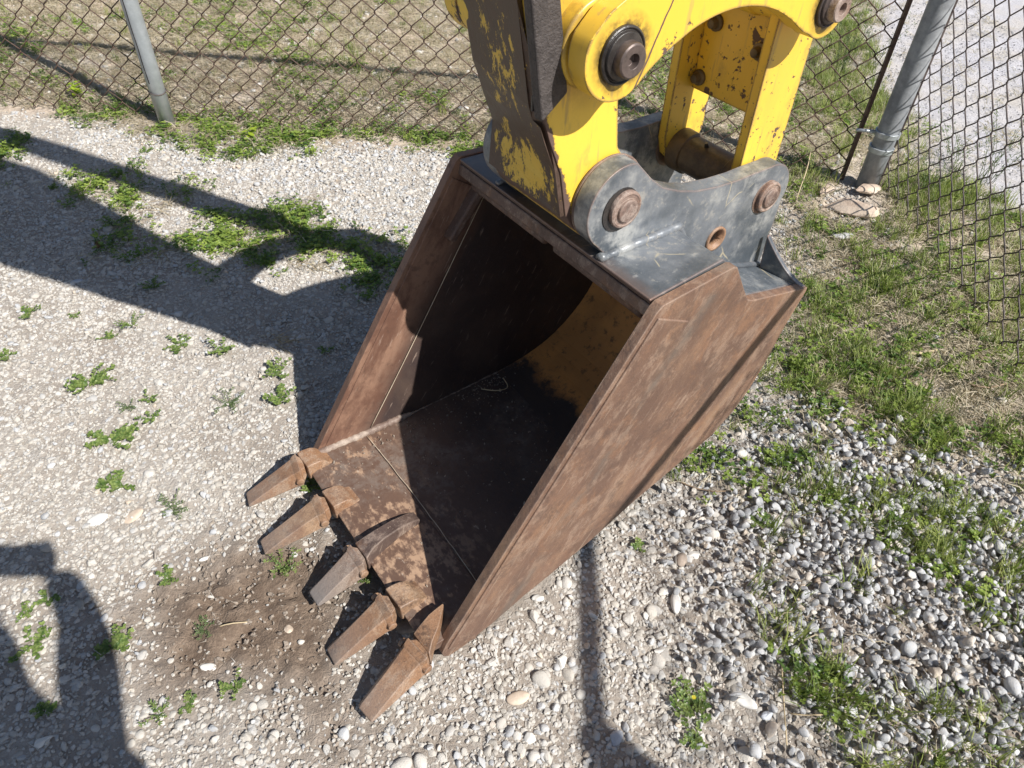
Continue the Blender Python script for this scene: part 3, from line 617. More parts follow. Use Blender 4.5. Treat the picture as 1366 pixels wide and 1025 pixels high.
# proud side cutters along the mouth edge
def strip(d0, d1, t0, t1):                          # strip parallel to the mouth edge between two depths
    L = math.hypot(.46, .72); e = (.46/L, .72/L); m_ = (e[1], -e[0]); a = lambda t, d: (e[0]*t+m_[0]*d, e[1]*t+m_[1]*d); return [a(t0, d0), a(t1, d0), a(t1, d1), a(t0, d1)]
sc = strip(.004, .088, .02, .835); sc[2] = (.553, .645); sc[1] = (.457, .70)
mesh('side_cutter', *prism(Z(sc), lambda u, v: wr(u, v)-.004, lambda u, v: wr(u, v)+.002), 'rusty_side', bucket, bevel=.0025)
scl = strip(.006, .105, .05, .81)
mesh('side_cutter', *prism(Z(scl), lambda u, v: wl(u, v)-TH-.0035, lambda u, v: wl(u, v)-TH+.002), 'worn_wall', bucket, bevel=.0015)
# cutting edge (front lip of the floor)
ce = [(-.024, .018), (-.026, .030), (-.010, .037), (.142, .0365), (.142, .012), (.0, .012)]
CEF, CES = prism(Z(ce), .012, W0-.012)
o = mesh('cutting_edge', CEF, CES, 'worn_inside', bucket, bevel=.002)
# dusty seams of the welded inserts
def seam(pts, r=.0013): return mesh('weld_seam', *tubev(pts, r, 5), 'seam_dust', bucket, smooth=True)
jit = lambda p, a=.0015: tuple(c+random.uniform(-a, a) for c in p)
seam([jit((.143+.006*math.sin(t*3), .05+(.60-.05)*t, .0375+ZB), .0008) for t in np.linspace(0, 1, 26)], .0011)
Lm = math.hypot(.46, .72)
def atm(t, d): return (.46/Lm*t+.72/Lm*d, .72/Lm*t-.46/Lm*d)
seam([(lambda q: (q[0], wl(q[0], q[1]+ZB)-TH-.004, q[1]+ZB))(atm(t, .107+.003*math.sin(t*5))) for t in np.linspace(.13, .80, 26)], .0011)
def rod(pts, r, name, mat, parent, n=10): return mesh(name, *tubev(pts, r, n), mat, parent, smooth=True)
# fillet weld between floor and far wall
rod([(lambda u, v: (u, wl(u, v+ZB)-TH-.004+random.uniform(-.001, .001), v+ZB+.003))(u, np.interp(u, [0, .142, .3, .45, .58], [.034, .036, .043, .056, .070])) for u in np.linspace(0, .58, 110)], [max(.0018, min(.0098, .0098-.0011*(k-48)))+random.uniform(-.0016, .0012) for k in range(110)], 'floor_weld', 'weld_dirty', bucket)
# top lip, roll under it, gussets
mesh('top_lip', *prism(Z([(.464, .676), (.457, .684), (.461, .7065), (.474, .7065), (.478, .684), (.474, .676)]), .018, W0-.018), 'rusty_edge', bucket, bevel=.003)
mesh('lip_roll', *merge(disc(.487, .666+ZB, [(.05, .010), (.055, .017), (.30, .017), (.305, .010)], 20), disc(.482, .668+ZB, [(.33, .008), (.335, .015), (W0-.06, .015), (W0-.055, .008)], 20)), 'rusty_edge', bucket, smooth=True)
bar_ = [(.505, .672), (.52, .655), (.425, .535), (.408, .545)]
mesh('corner_brace', *prism(Z(bar_), lambda u, v: wl(u, v)-TH-.03, lambda u, v: wl(u, v)-TH+.001), 'rusty_edge', bucket, bevel=.006)
mesh('corner_brace', *prism(Z(bar_), lambda u, v: wr(u, v)+TH-.001, lambda u, v: wr(u, v)+TH+.03), 'rusty_edge', bucket, bevel=.006)
# grey top: plate, folded channel behind it, upturned back panel
e1, e2 = .165, .203                                  # near ear between these
top = [(.462, .708), (.458, .720), (.655, .7205), (.672, .706), (.715, .640), (.752, .598), (.80, .570), (.90, .535), (1.0, .505), (1.0, .492), (.90, .522), (.79, .557), (.742, .588), (.703, .630), (.66, .700), (.64, .7065)]
mesh('top_plate', *prism(Z(top), lambda u, v: wr(u, v)+TH+.004, lambda u, v: wl(u, v)-TH-.004), 'grey_paint', bucket, bevel=.003)
def back_panel(near):
    V = []; F = []; n = 14
    for side in (0, 1):
        for k in range(n+1):
            t = k/n; s = .05+.003+t*(.150-.05); base = .497; h = .010+.082*t**1.6+.015*t
            ww = s if near else W0-s
            uu = 1.014-.030*t-.004*side*1.0-(.0 if not side else .008)
            V += [(uu, ww, base-.01+ZB), (uu-.012*t, ww, base+h+ZB)]
    m_ = 2*(n+1)
    for k in range(n):
        a = 2*k; F += [(a, a+1, a+3, a+2), (m_+a, m_+a+2, m_+a+3, m_+a+1), (a+1, m_+a+1, m_+a+3, a+3), (a, a+2, m_+a+2, m_+a)]
    F += [(0, m_, m_+1, 1), (2*n, 2*n+1, m_+2*n+1, m_+2*n)]
    return mesh('back_panel', V, F, 'grey_paint', bucket, bevel=.002)
back_panel(True); back_panel(False)
P1 = (.505, .812+ZB); P2 = (.928, .705+ZB)           # bucket pin and link pin
ear = []
for a in np.linspace(math.radians(230), math.radians(75), 22): ear.append((P1[0]+.080*math.cos(a), P1[1]+.080*math.sin(a)))
ear += [(.565, .850+ZB), (.60, .822+ZB), (.65, .800+ZB), (.70, .785+ZB), (.76, .776+ZB), (.82, .772+ZB), (.87, .773+ZB)]
for a in np.linspace(math.radians(100), math.radians(-25), 16): ear.append((P2[0]+.070*math.cos(a), P2[1]+.068*math.sin(a)))
ear += [(.990, .60+ZB), (.985, .515+ZB), (.90, .515+ZB), (.79, .55+ZB), (.742, .58+ZB), (.70, .63+ZB), (.655, .69+ZB), (.50, .70+ZB)]
def holed(poly, w0, w1, name, mat, parent, holes=()):
    o = mesh(name, *prism(poly, w0, w1), mat, parent)
    if holes:
        cut = merge(*[disc(hu, hv, [(w0-.05, hr), (w1+.05, hr)], 32) for hu, hv, hr in holes]); co = mesh('cutter', *cut, mat, parent)
        md = o.modifiers.new('b', 'BOOLEAN'); md.object = co; md.operation = 'DIFFERENCE'; md.solver = 'EXACT'
        bpy.context.view_layer.update(); dg_ = bpy.context.evaluated_depsgraph_get(); me = bpy.data.meshes.new_from_object(o.evaluated_get(dg_)); o.modifiers.clear(); o.data = me; bpy.data.objects.remove(co)
    o.data.polygons.foreach_set('use_smooth', [True]*len(o.data.polygons))
    b = o.modifiers.new('bevel', 'BEVEL'); b.width = .0015; b.segments = 2; b.limit_method = 'ANGLE'; b.angle_limit = math.radians(40); b.harden_normals = True
    return o
HOLE = (.792, .648+ZB, .022)
o = holed(ear, e1, e2, 'ear', 'grey_paint', bucket, [HOLE]); o['label'] = 'near grey pin ear with the round hole'
o = holed(ear, W0-e2, W0-e1, 'ear', 'grey_paint', bucket, [HOLE]); o['label'] = 'far grey pin ear'
mesh('ear_bushing', *disc(P1[0], P1[1], [(e2+.0005, .078), (e2+.0015, .080), (e2+.006, .080), (e2+.007, .07)], 40), 'rusty_edge', bucket, bevel=.001)
for wa in (e1-.006,):
    V, F = [], []
    secs = []
    for i in range(33):
        a = 2*math.pi*i/32; secs.append([(HOLE[0]+r_*math.cos(a), w_, HOLE[1]+r_*math.sin(a)) for r_, w_ in ((.0215, e1-.004), (.0275, e1-.004), (.0275, e1+.001), (.0215, e1+.03))])
    mesh('hole_liner', *loft(secs, False), 'rusty_tooth', bucket, smooth=True)
# welds at the ear foot
rod([(u, e1-.003+random.uniform(-.001, .001), .7215+ZB+.002) for u in np.linspace(.462, .665, 30)], [.009+random.uniform(-.0012, .0012) for _ in range(30)], 'ear_weld', 'grey_paint', bucket)
rod([(u, e1-.002, v+ZB+.004) for u, v in smooth_poly([(.665, .715), (.712, .648), (.75, .600), (.80, .572), (.90, .537), (.985, .508)], 2)], .007, 'ear_weld', 'grey_paint', bucket)
# far side of the same
rod([(u, W0-e1+.003, .7215+ZB+.002) for u in np.linspace(.462, .665, 12)], .006, 'ear_weld', 'grey_paint', bucket)
# pins of the ears
def pin(u, v, w, r, mat, parent, out=-1, name='pin', head=True):
    a = [(w, r*.98), (w+out*.006, r), (w+out*.010, r*.97), (w+out*.0115, r*.86), (w+out*.010, r*.80), (w+out*.010, r*.62), (w+out*.0145, r*.60), (w+out*.016, r*.52)]
    return mesh(name, *disc(u, v, a, 40), mat, parent, smooth=False, bevel=.0008)
pin(P1[0], P1[1], e1-.0005, .035, 'rusty_pin', arm)
mesh('grease_ring', *disc(P1[0]-.006, P1[1]-.002, [(e1+.001, .042), (e1-.0022, .041), (e1-.0025, .03)], 24), 'greasy_black', arm)
pin(P2[0], P2[1], e1-.0005, .034, 'rusty_pin', arm)
mesh('grease_ring', *disc(P2[0]-.004, P2[1]-.002, [(e1+.001, .038), (e1-.0015, .037), (e1-.002, .03)], 24), 'rusty_edge', arm)
pin(P1[0], P1[1], W0-e1+.0005, .041, 'rusty_pin', arm, 1); pin(P2[0], P2[1], W0-e1+.0005, .040, 'rusty_pin', arm, 1)

# teeth and adapters ----------------------------------------------------------
def hexsec(c, d, wdt, ht, top=.62, lean=0.):         # section square to direction d (in U,w), centred at c=(U,w,z)
    d = Vector((d[0], d[1], 0)).normalized(); s = Vector((-d.y, d.x, 0)); c = Vector(c); z = Vector((0, 0, 1))
    h = ht/2; a = wdt/2
    pts = [(-a, -h*.55), (-a*.7, -h), (a*.7, -h), (a, -h*.55), (a*top+lean, h), (-a*top+lean, h)]
    return [tuple(c+s*x+z*y) for x, y in pts]
tw_j = [.603, .458, .287, .143, .022]; tw_t = [.632, .477, .283, .149, -.004]; tu_t = [-.180, -.203, -.163, -.188, -.186]
tu_j = [-.040, -.046, -.042, -.046, -.042]; tz_t = [-.024, -.022, -.016, -.036, -.022]
tlab = ['outermost tooth beside the far side plate', 'second tooth from the far side', 'middle tooth, grey worn tip', 'fourth tooth, its tip dug into the soil', 'outermost tooth beside the near side plate']
for i in range(5):
    J = Vector((tu_j[i], tw_j[i], .033+ZB)); T = Vector((tu_t[i], tw_t[i], tz_t[i]+ZB)); d = J-T; secs = []
    for t, wdt, ht, tp in ((0, .046, .006, .85), (.05, .050, .014, .82), (.3, .058, .028, .72), (.6, .067, .042, .66), (.9, .076, .054, .66)):
        c = T.lerp(J, t); secs.append(hexsec((c.x, c.y, c.z-(0 if t > .1 else 0)), d, wdt, ht, tp, -.004))
    body = loft(secs)
    c1, c2 = T.lerp(J, .865), T.lerp(J, 1.0)
    col = loft([hexsec(T.lerp(J, .86), d, .075, .053, .66, -.004), hexsec(T.lerp(J, .90), d, .079, .058, .72, -.004), hexsec(T.lerp(J, .975), d, .082, .062, .74, -.004), hexsec(T.lerp(J, .98), d, .070, .052, .7, -.004), hexsec(T.lerp(J, 1.06), d, .050, .036, .7, -.004)])
    o = mesh('tooth', *merge(body, col), 'grey_worn_tooth' if i == 2 else 'rusty_tooth', bucket, bevel=.0022); o['label'] = tlab[i]
    s = Vector((-d.y, d.x, 0)).normalized(); pc = T.lerp(J, .93)
    for sg in (-1, 1):
        a = pc+s*sg*.034; b = pc+s*sg*.043; mesh('tooth_pin', *tubev([tuple(a), tuple(b), tuple(pc+s*sg*.0445)], [.010, .010, .006], 12), 'rusty_tooth', bucket, bevel=.001)
    # adapter
    dn = d.normalized(); A0 = J+dn*.002
    if i == 2:
        pth = [(-.034, .287, .036, .060, .052), (-.012, .288, .049, .046, .052), (.02, .291, .056, .040, .046), (.06, .297, .056, .037, .036), (.10, .302, .050, .035, .026), (.121, .305, .043, .033, .016)]
    elif i == 4:
        pth = [(-.034, .022, .034, .066, .052), (-.018, .030, .048, .052, .050), (.008, .042, .058, .040, .044), (.030, .055, .060, .020, .036), (.046, .066, .058, .004, .030)]
    else:
        pth = [(-.033, tw_j[i], .036, .068, .054), (-.020, tw_j[i]-.001, .037, .069, .056), (.000, tw_j[i]-.003, .037, .067, .056), (.012, tw_j[i]-.004, .035, .064, .050), (.022, tw_j[i]-.004, .033, .064, .026), (.040, tw_j[i]-.004, .030, .062, .016)]
    secs = []
    for (u, wv, vz, wdt, ht) in pth: secs.append(hexsec((u, wv, vz+ZB-.004), (1, .06), wdt, ht, .86))
    o = mesh('tooth_adapter', *loft(secs), 'rusty_tooth' if i not in (2,) else 'rusty_edge', bucket, bevel=.003, seg=2)
    if i == 2: o['label'] = 'middle adapter with a long strap running onto the floor'
    if i == 4: o['label'] = 'adapter with a tall pointed fin beside the near side plate'

# stick (the arm's last section) ---------------------------------------------
sw0, sw1 = .212, .436
front = [(.455, .748), (.432, .775), (.416, .800), (.405, .85), (.397, .885), (.368, .950), (.350, 1.0), (.322, 1.15), (.17, 1.53), (.05, 1.89), (-.12, 2.35), (-.20, 2.75)]
rear = [(-.02, 2.98), (.18, 2.95), (.33, 2.7), (.42, 2.35), (.44, 1.95), (.455, 1.5), (.475, 1.2), (.500, 1.02), (.520, .90), (.545, .865), (.570, .835), (.575, .80), (.56, .765), (.53, .742), (.49, .736)]
# tapered sides: narrower box with flared foot around the pin
def shear(VF, ref):                                  # the far cheek of the stick sits a little further back than the near one
    V, F = VF; o = []
    for (u, wv, z) in V:
        k = min(1, max(0, (z-ZB-.78)/.12))*min(1, max(0, (1.9-z)/.5)); o.append((u+.036*k*(wv-sw0)/(sw1-sw0)*(1 if u < ref(z) else 0), wv, z))
    return o, F
mid = lambda z: .43 if z < 1.1 else .38
stick = mesh('stick', *shear(prism(Z(front+rear), sw0, sw1), mid), 'yellow_stick', arm, bevel=.002, seg=2, ang=30)
fp = [(.416, .800), (.405, .85), (.397, .885), (.368, .950), (.350, 1.0), (.322, 1.15), (.17, 1.53)]; off = [(u-.009, v) for u, v in fp]
fpoly = off+list(reversed([(u+.004, v+.001) for u, v in fp]))
fq = [q for q in fp]; fq.insert(4, (.3595, .9744)); fq.insert(5, (.3590, .9758))
fq = [(.408, .832)]+fq[1:] if False else fq
fw0 = lambda u, v: sw0+(.003 if v-ZB < .9750 else .028)
mesh('front_plate', *shear(prism(Z([(u-.009, v) for u, v in fq]+list(reversed([(u+.004, v+.0003) for u, v in fq]))), fw0, sw1+.006), lambda z: 9), 'bare_worn_face', stick)
mesh('slot', *box(.330, .348, sw0-.0015, sw0+.003, 1.045, 1.068), 'greasy_black', stick, bevel=.001)
mesh('wear_strip', *prism(Z([(.175, 1.55), (.230, 1.55), (.354, 1.160), (.380, 1.030), (.334, .994), (.304, 1.165)]), .190, sw0-.0005), 'cast_black', stick, bevel=.004)
mesh('boss', *disc(P1[0], P1[1], [(e2+.0075, .062), (e2+.0078, .069), (W0-e2-.0078, .069), (W0-e2-.0075, .062)], 40), 'yellow_stick', stick, bevel=.003)
PS = (.428, 1.090+ZB)                                # pin between stick and side links
mesh('boss', *disc(PS[0]-.002, PS[1], [(sw0-.028, .060), (sw0-.025, .066), (sw1+.025, .066), (sw1+.028, .060)], 40), 'yellow_stick', stick, bevel=.003)
# curved side links
PL = (.905, 1.085+ZB)
lk = []
for a in np.linspace(math.radians(150), math.radians(318), 24): lk.append((PS[0]+.066*math.cos(a), PS[1]+.066*math.sin(a)))
lk += [(u, v+ZB) for u, v in smooth_poly([(.490, 1.057), (.525, 1.080), (.585, 1.108), (.66, 1.118), (.74, 1.106), (.80, 1.080), (.85, 1.049)], 2)]
for a in np.linspace(math.radians(232), math.radians(405), 18): lk.append((PL[0]+.056*math.cos(a), PL[1]+.056*math.sin(a)))
lk += [(u, v+ZB) for u, v in smooth_poly([(.935, 1.135), (.85, 1.19), (.72, 1.225), (.60, 1.225), (.50, 1.20), (.40, 1.150)], 2)]
lo, li = .140, .178
link_ = holed(lk, lo, li, 'side_link', 'yellow_paint', arm); link_['label'] = 'near curved side link'
link2 = holed(lk, W0-li, W0-lo, 'side_link', 'yellow_paint', arm); link2['label'] = 'far curved side link'
def bolt_cap(c, w, out, parent, r=.041, mat='greasy_black', mat2='dark_steel'):
    mesh('cap_ring', *disc(c[0], c[1], [(w-out*.001, r), (w+out*.005, r*1.0), (w+out*.007, r*.93), (w+out*.004, r*.85), (w+out*.009, r*.80), (w+out*.010, r*.5)], 40), mat, parent, bevel=.001)
    n = 40; V = []; F = []
    pr = [(w+out*.008, .62*r), (w+out*.022, .60*r), (w+out*.0245, .54*r), (w+out*.024, .26*r), (w+out*.014, .22*r)]
    mesh('bolt_head', *disc(c[0]+.002, c[1]-.002, pr, 24), mat2, parent, bevel=.0008)
bolt_cap(PS, lo, -1, arm); bolt_cap(PL, lo, -1, arm, .037, 'dark_steel', 'rusty_pin')
bolt_cap(PS, W0-lo, 1, arm); bolt_cap(PL, W0-lo, 1, arm, .037, 'dark_steel', 'rusty_pin')
# push link (H shaped)
hn0, hn1, hf0, hf1 = .206, .228, .417, .439
hp = [(.868, 1.12), (.93, 1.14), (.985, 1.12), (.990, 1.05), (.992, .74), (.975, .70), (.93, .66), (.885, .70), (.872, .74)]
push = mesh('push_link', *merge(box(.925, .937, hn1+.0005, hf0-.0005, .845+ZB, 1.052+ZB)), 'yellow_chipped', arm, bevel=.002)
o = mesh('link_bar', *prism(Z(hp), hn0, hn1), 'yellow_chipped', push, bevel=.001); o['label'] = 'near flat bar of the push link'
o = mesh('link_bar', *prism(Z(hp), hf0, hf1), 'yellow_chipped', push, bevel=.001); o['label'] = 'far flat bar of the push link'
mesh('link_tube', *disc(P2[0], P2[1], [(hn1-.004, .030), (hn1, .046), (.262, .046), (.264, .043), (.31, .042), (.38, .042), (.382, .047), (hf0, .048), (hf0+.004, .03)], 36), 'greasy_tube', push, bevel=.001)
mesh('link_tube', *disc(PL[0], PL[1], [(.182, .046), (.184, .050), (.46, .050), (.463, .046)], 36), 'yellow_chipped', push, bevel=.001)
for (ww, vv) in ((.385, .985), (.268, .965), (.40, .872)):
    mesh('plug', *loft([[(x_, y_, z_) for (z_, y_, x_) in [(vv+ZB+r_*math.sin(a), ww+r_*math.cos(a), u_) for a in np.linspace(0, 2*math.pi, 14, endpoint=False)]] for r_, u_ in ((.0165, .926), (.0165, .919), (.011, .917), (.009, .905), (.005, .903))]), 'greasy_tube', push, bevel=.001)
mesh('grease_nipple', *tubev([(P2[0]-.01, .335, P2[1]+.038), (P2[0]-.014, .335, P2[1]+.050)], [.006, .004], 10), 'greasy_black', push)
for ww, o_ in ((hn0-.0008, -1), (hf1+.0008, 1)):
    mesh('spacer_ring', *disc(P2[0], P2[1], [(ww, .045), (ww+o_*.0015, .052), (e2+.001 if o_ < 0 else W0-e2-.001, .050)], 32), 'rusty_edge', push)
# hydraulic cylinder above, leaving the picture
def along(a, b, r, name, mat, par, n=24):
    return mesh(name, *tubev([a, b], r, n), mat, par, bevel=.002)
cyA = (PL[0], .3225, PL[1]); cyB = (.50, .3225, 2.95)
pt = lambda t: tuple(cyA[k]+(cyB[k]-cyA[k])*t for k in range(3))
cyl = along(pt(.24), pt(1), .062, 'hydraulic_cylinder', 'yellow_paint', arm)
along(pt(.02), pt(.26), .028, 'piston_rod', 'chrome', cyl)
mesh('rod_eye', *disc(PL[0], PL[1], [(.27, .045), (.275, .054), (.37, .054), (.375, .045)], 30), 'yellow_paint', cyl)
# boom end, out of the picture above the stick
boom = [(.10, 2.86), (.06, 2.98), (-.06, 3.02), (-1.2, 2.95), (-2.0, 2.6), (-2.0, 2.30), (-1.2, 2.6), (-.2, 2.72), (.0, 2.74)]
mesh('boom', *prism(Z(boom), .18, .465), 'yellow_paint', arm, bevel=.01)
# a hydraulic hose running down the back of the stick

# ------------------------------------------------------------------ chain-link fences
FH = 1.57; PITCH = .098
def wire_mesh(phase):
    a = PITCH/4*1.04; hr = PITCH/2; n = int((FH-.05)/hr); pts = []
    for j in range(n+1):
        s = 1 if (j+phase) % 2 else -1; z = .035+j*hr
        pts.append((s*a*.80, -.0030*s, z-hr*.18)); pts.append((s*(a+.0012), .0, z)); pts.append((s*a*.80, .0030*s, z+hr*.18))
    V, F = tubev(pts, .0026, 5); me = bpy.data.meshes.new('wire'); me.from_pydata(V, [], F); me.polygons.foreach_set('use_smooth', [True]*len(F)); return me
WM = {m_: [wire_mesh(0), wire_mesh(1)] for m_ in ('rusty_wire', 'rusty_wire_light')}
for m_, l in WM.items():
    for me in l: me.materials.append(MAT[m_])
def fence(name, A, B, mat, label, posts=(), skip0=0., skip1=0., from_end=False):
    A = np.array(A); B = np.array(B); L = np.linalg.norm(B-A); d = (B-A)/L; root = empty(name, (A[0], A[1], 0), math.atan2(d[1], d[0])); tag(root, label, 'fence')
    n = int((L-skip0-skip1)/(PITCH/2)); r = random.Random(5)
    for k in range(n):
        x = skip0+(k+.5)*PITCH/2 if not from_end else L-skip1-(k+.5)*PITCH/2; o = bpy.data.objects.new('wire', WM[mat][k % 2]); wv = .010*math.sin(x*2.1)+.004*math.sin(x*7)
        o.location = (x, .045+wv*.6, .012*math.sin(x*1.7)); link(o, root)
    return root, L
def post(root, x, r, h, mat, cap=True, y=0.):
    o = mesh('post', *loft([ring_pts((x, y, z), r, 28, 'z') for z in (-.05, .3, .8, h)]), mat, root, smooth=False, bevel=.0)
    o.data.polygons.foreach_set('use_smooth', [len(p.vertices) == 4 for p in o.data.polygons])
    if cap: mesh('post_cap', *loft([ring_pts((x, y, h-.02), r+.004, 24, 'z'), ring_pts((x, y, h+.005), r+.004, 24, 'z')]+[ring_pts((x, y, h+.005+.03*math.sin(a)), (r+.006)*math.cos(a), 24, 'z') for a in (.3, .7, 1.1, 1.4)]), mat, root, smooth=True)
    return o
fA = L2P; f1, LL = fence('chain_link_fence', L2P, RP, 'rusty_wire', 'rusty chain-link fence behind the bucket with the pale round post', skip1=.095, from_end=True)
post(f1, 3.11, .034, FH+.02, 'galvanised'); post(f1, .0, .034, FH+.02, 'galvanised')
rail = mesh('top_rail', *loft([[(x, .025*math.cos(a), FH+.02+.025*math.sin(a)) for a in np.linspace(0, 6.283, 16, endpoint=False)] for x in (-.5, LL)]), 'weathered_galvanised', f1, smooth=True)
mesh('tension_bar', *box(LL-.100, LL-.086, .032, .056, .0, FH), 'rusty_wire', f1, bevel=.002)
mesh('tie_wire', *tubev([(3.11+.037*math.cos(a), .037*math.sin(a), .155+.004*math.sin(a*2)) for a in np.linspace(0, 6.283, 20)], .0022, 6), 'rusty_wire_light', f1, smooth=True)
mesh('post_dark_line', *tubev([(3.104+.001*math.sin(z*40), -.0340, z) for z in np.linspace(.2, 1.0, 20)], .0018, 5), 'greasy_black', f1, smooth=True)  # thin dark line down the front of the pale post, in the shared black
f2, L2 = fence('chain_link_fence', RP, EP, 'rusty_wire_light', 'chain-link fence at the right with grey corner post and brace band', skip0=-.005)
post(f2, 0, .043, FH+.04, 'weathered_galvanised'); post(f2, L2, .036, FH+.06, 'weathered_galvanised')
mesh('top_rail', *loft([[(x, .020*math.cos(a), FH+.075+.020*math.sin(a)) for a in np.linspace(0, 6.283, 16, endpoint=False)] for x in (0, L2+.6)]), 'weathered_galvanised', f2, smooth=True)
for zz in (.17, .235):
    secs = []
    for a in np.linspace(0, 6.283, 33): secs.append([(r_*math.cos(a), r_*math.sin(a), z_) for r_, z_ in ((.0435, zz-.011), (.0495, zz-.010), (.0495, zz+.010), (.0435, zz+.011))])
    mesh('brace_band', *loft(secs, False), 'galvanised', f2, bevel=.001)
ang1 = math.atan2(-d1[1], -d1[0])-math.atan2((EP-RP)[1], (EP-RP)[0])
bx_ = [(.04+t*.085) for t in (0, 1)]
mesh('brace_clip', *tubev([(x*math.cos(ang1), x*math.sin(ang1)-.0, .238) for x in bx_], .007, 8), 'galvanised', f2, smooth=True)
mesh('tension_bar', *box(.004, .011, .041, .052, .0, FH), 'rusty_wire_light', f2, bevel=.002)

# ------------------------------------------------------------------ single plants, each where it grows
def gz(p): return float(gheight(np.array([p[0]]), np.array([p[1]]))[0])
def weed_mesh(seed, size, stems, ls, erect=.25, ang=None, spread=6.28, wd_=.62):
    r = random.Random(seed); V = []; F = []
    for i in range(stems):
        a = (ang if ang is not None else 0)+r.uniform(-.5, .5)*spread; L = size*r.uniform(.45, 1.05); x = y = 0.; z = .002; a0 = a; st = max(4, int(L/(ls*.75))); pts = [(0, 0, 0)]
        for k in range(st):
            a0 += r.gauss(0, .25); x += math.cos(a0)*L/st; y += math.sin(a0)*L/st; z = .003+erect*L*math.sin(1.6*(k+1)/st)*r.uniform(.8, 1.1); pts.append((x, y, z))
            for sg in (-1, 1):
                if r.random() < .88:
                    b = a0+sg*r.uniform(.6, 1.3); leaf((x, y, z+.001), (r.gauss(0, .3), r.gauss(0, .3), 1), (math.cos(b), math.sin(b), r.uniform(-.1, .4)), ls*r.uniform(.7, 1.2), ls*wd_, V, F)
        leaf((x, y, z+.001), (r.gauss(0, .3), r.gauss(0, .3), 1), (math.cos(a0), math.sin(a0), .2), ls, ls*wd_, V, F)
        tv, tf = tubev(pts, .0008, 4); k = len(V); V += tv; F += [tuple(q+k for q in f) for f in tf]
    return V, F
WEEDS = [  # px, py, size m, stems, leaf, kind, label
 (40, 420, .035, 6, .010, 0, 'small green weed on pale ground just below the machine shadow at far left'),
 (10, 478, .030, 5, .010, 0, 'low weed cut off by the left edge of the picture in the sun'),
 (100, 424, .020, 4, .007, 0, 'tiny weed sprig between the shadow edge and the far left weed'),
 (178, 437, .048, 8, .009, 4, 'leafy weed lying right at the lower edge of the long arm shadow'),
 (145, 454, .028, 5, .008, 0, 'small weed left of the leafy weed at the shadow edge'),
 (240, 462, .050, 8, .011, 0, 'weed with pale green leaves, left one of the pair under the shadow edge'),
 (296, 470, .045, 8, .011, 1, 'dense round weed, right one of the pair under the shadow edge'),
 (120, 515, .080, 9, .012, 2, 'long creeping weed stretched over pale gravel at the left'),
 (148, 592, .075, 9, .013, 2, 'broad creeping weed on pale gravel left of the outermost tooth'),
 (203, 562, .035, 5, .009, 1, 'small weed right above the broad creeping weed'),
 (201, 538, .030, 4, .008, 1, 'narrow upright weed between the two creeping weeds at the left'),
 (172, 546, .035, 4, .007, 3, 'thin brownish wiry weed between the two creeping weeds'),
 (305, 543, .055, 7, .009, 3, 'spreading weed on the sunlit gravel halfway to the bucket shadow'),
 (372, 503, .055, 8, .011, 1, 'weed beside the straight vertical edge of the bucket shadow, upper one'),
 (376, 535, .040, 7, .014, 1, 'bright weed beside the vertical edge of the bucket shadow, lower one'),
 (165, 650, .040, 6, .014, 0, 'round-leaved weed alone on the white gravel level with the outermost tooth'),
 (138, 651, .018, 3, .009, 0, 'tiny sprig left of the round-leaved weed'),
 (232, 682, .050, 5, .010, 3, 'straggly weed with dry stem left of the second tooth'),
 (226, 771, .030, 6, .008, 1, 'small weed at the upper left rim of the brown soil patch'),
 (46, 862, .045, 6, .012, 0, 'weed inside the sunlit loop of the shadow at lower left'),
 (36, 820, .022, 4, .008, 0, 'faint sprig above the weed in the sunlit shadow loop'),
 (66, 803, .028, 5, .009, 1, 'shaded weed on the inner rim of the looped shadow'),
 (148, 865, .050, 7, .011, 2, 'upright patch of weed along the right rim of the looped shadow'),
 (62, 950, .020, 3, .010, 0, 'tiny bright sprig in the dark shadow at the bottom left'),
 (272, 838, .030, 5, .008, 3, 'weed in the middle of the brown soil patch'),
 (312, 915, .032, 5, .008, 1, 'dark weed at the lower edge of the brown soil patch'),
 (246, 940, .026, 4, .008, 0, 'small weed among white stones below the soil patch, right one'),
 (212, 952, .035, 4, .009, 4, 'small weed among white stones below the soil patch, left one'),
 (378, 756, .050, 8, .010, 4, 'yellowish weed on brown soil just below the second tooth'),
 (417, 651, .028, 7, .011, 0, 'green weed squeezed between the first and second tooth adapters'),
 (478, 772, .040, 6, .008, 4, 'wispy weed between the middle tooth and the fourth tooth'),
 (850, 735, .022, 4, .009, 1, 'small weed in white gravel right of the bucket side'),
 (1012, 700, .040, 7, .013, 0, 'leafy green weed at the left rim of the grey pebbles'),
 (920, 940, .050, 10, .012, 0, 'dense weed patch with a yellow flower at the bottom right of centre'),
 (925, 985, .028, 5, .010, 0, 'smaller weed just below the dense flowering weed'),
 (207, 386, .040, 7, .010, 1, 'dark green weed in the middle of the arm shadow'),
 (150, 302, .045, 8, .010, 1, 'shaded weed patch with a brown leaf in the arm shadow'),
 (436, 470, .025, 4, .009, 1, 'small weed inside the bucket shadow'),
 (196, 205, .028, 5, .010, 0, 'small weed on the sunlit gravel above the arm shadow'),
 (72, 252, .022, 4, .010, 1, 'small shaded weed at the left tip of the sunlit island'),
 (25, 385, .0, 0, 0, 0, ''),
]
WM_ = {0: 'weed_leaf', 1: 'weed_leaf', 2: 'weed_leaf', 3: 'grey_green', 4: 'weed_leaf'}
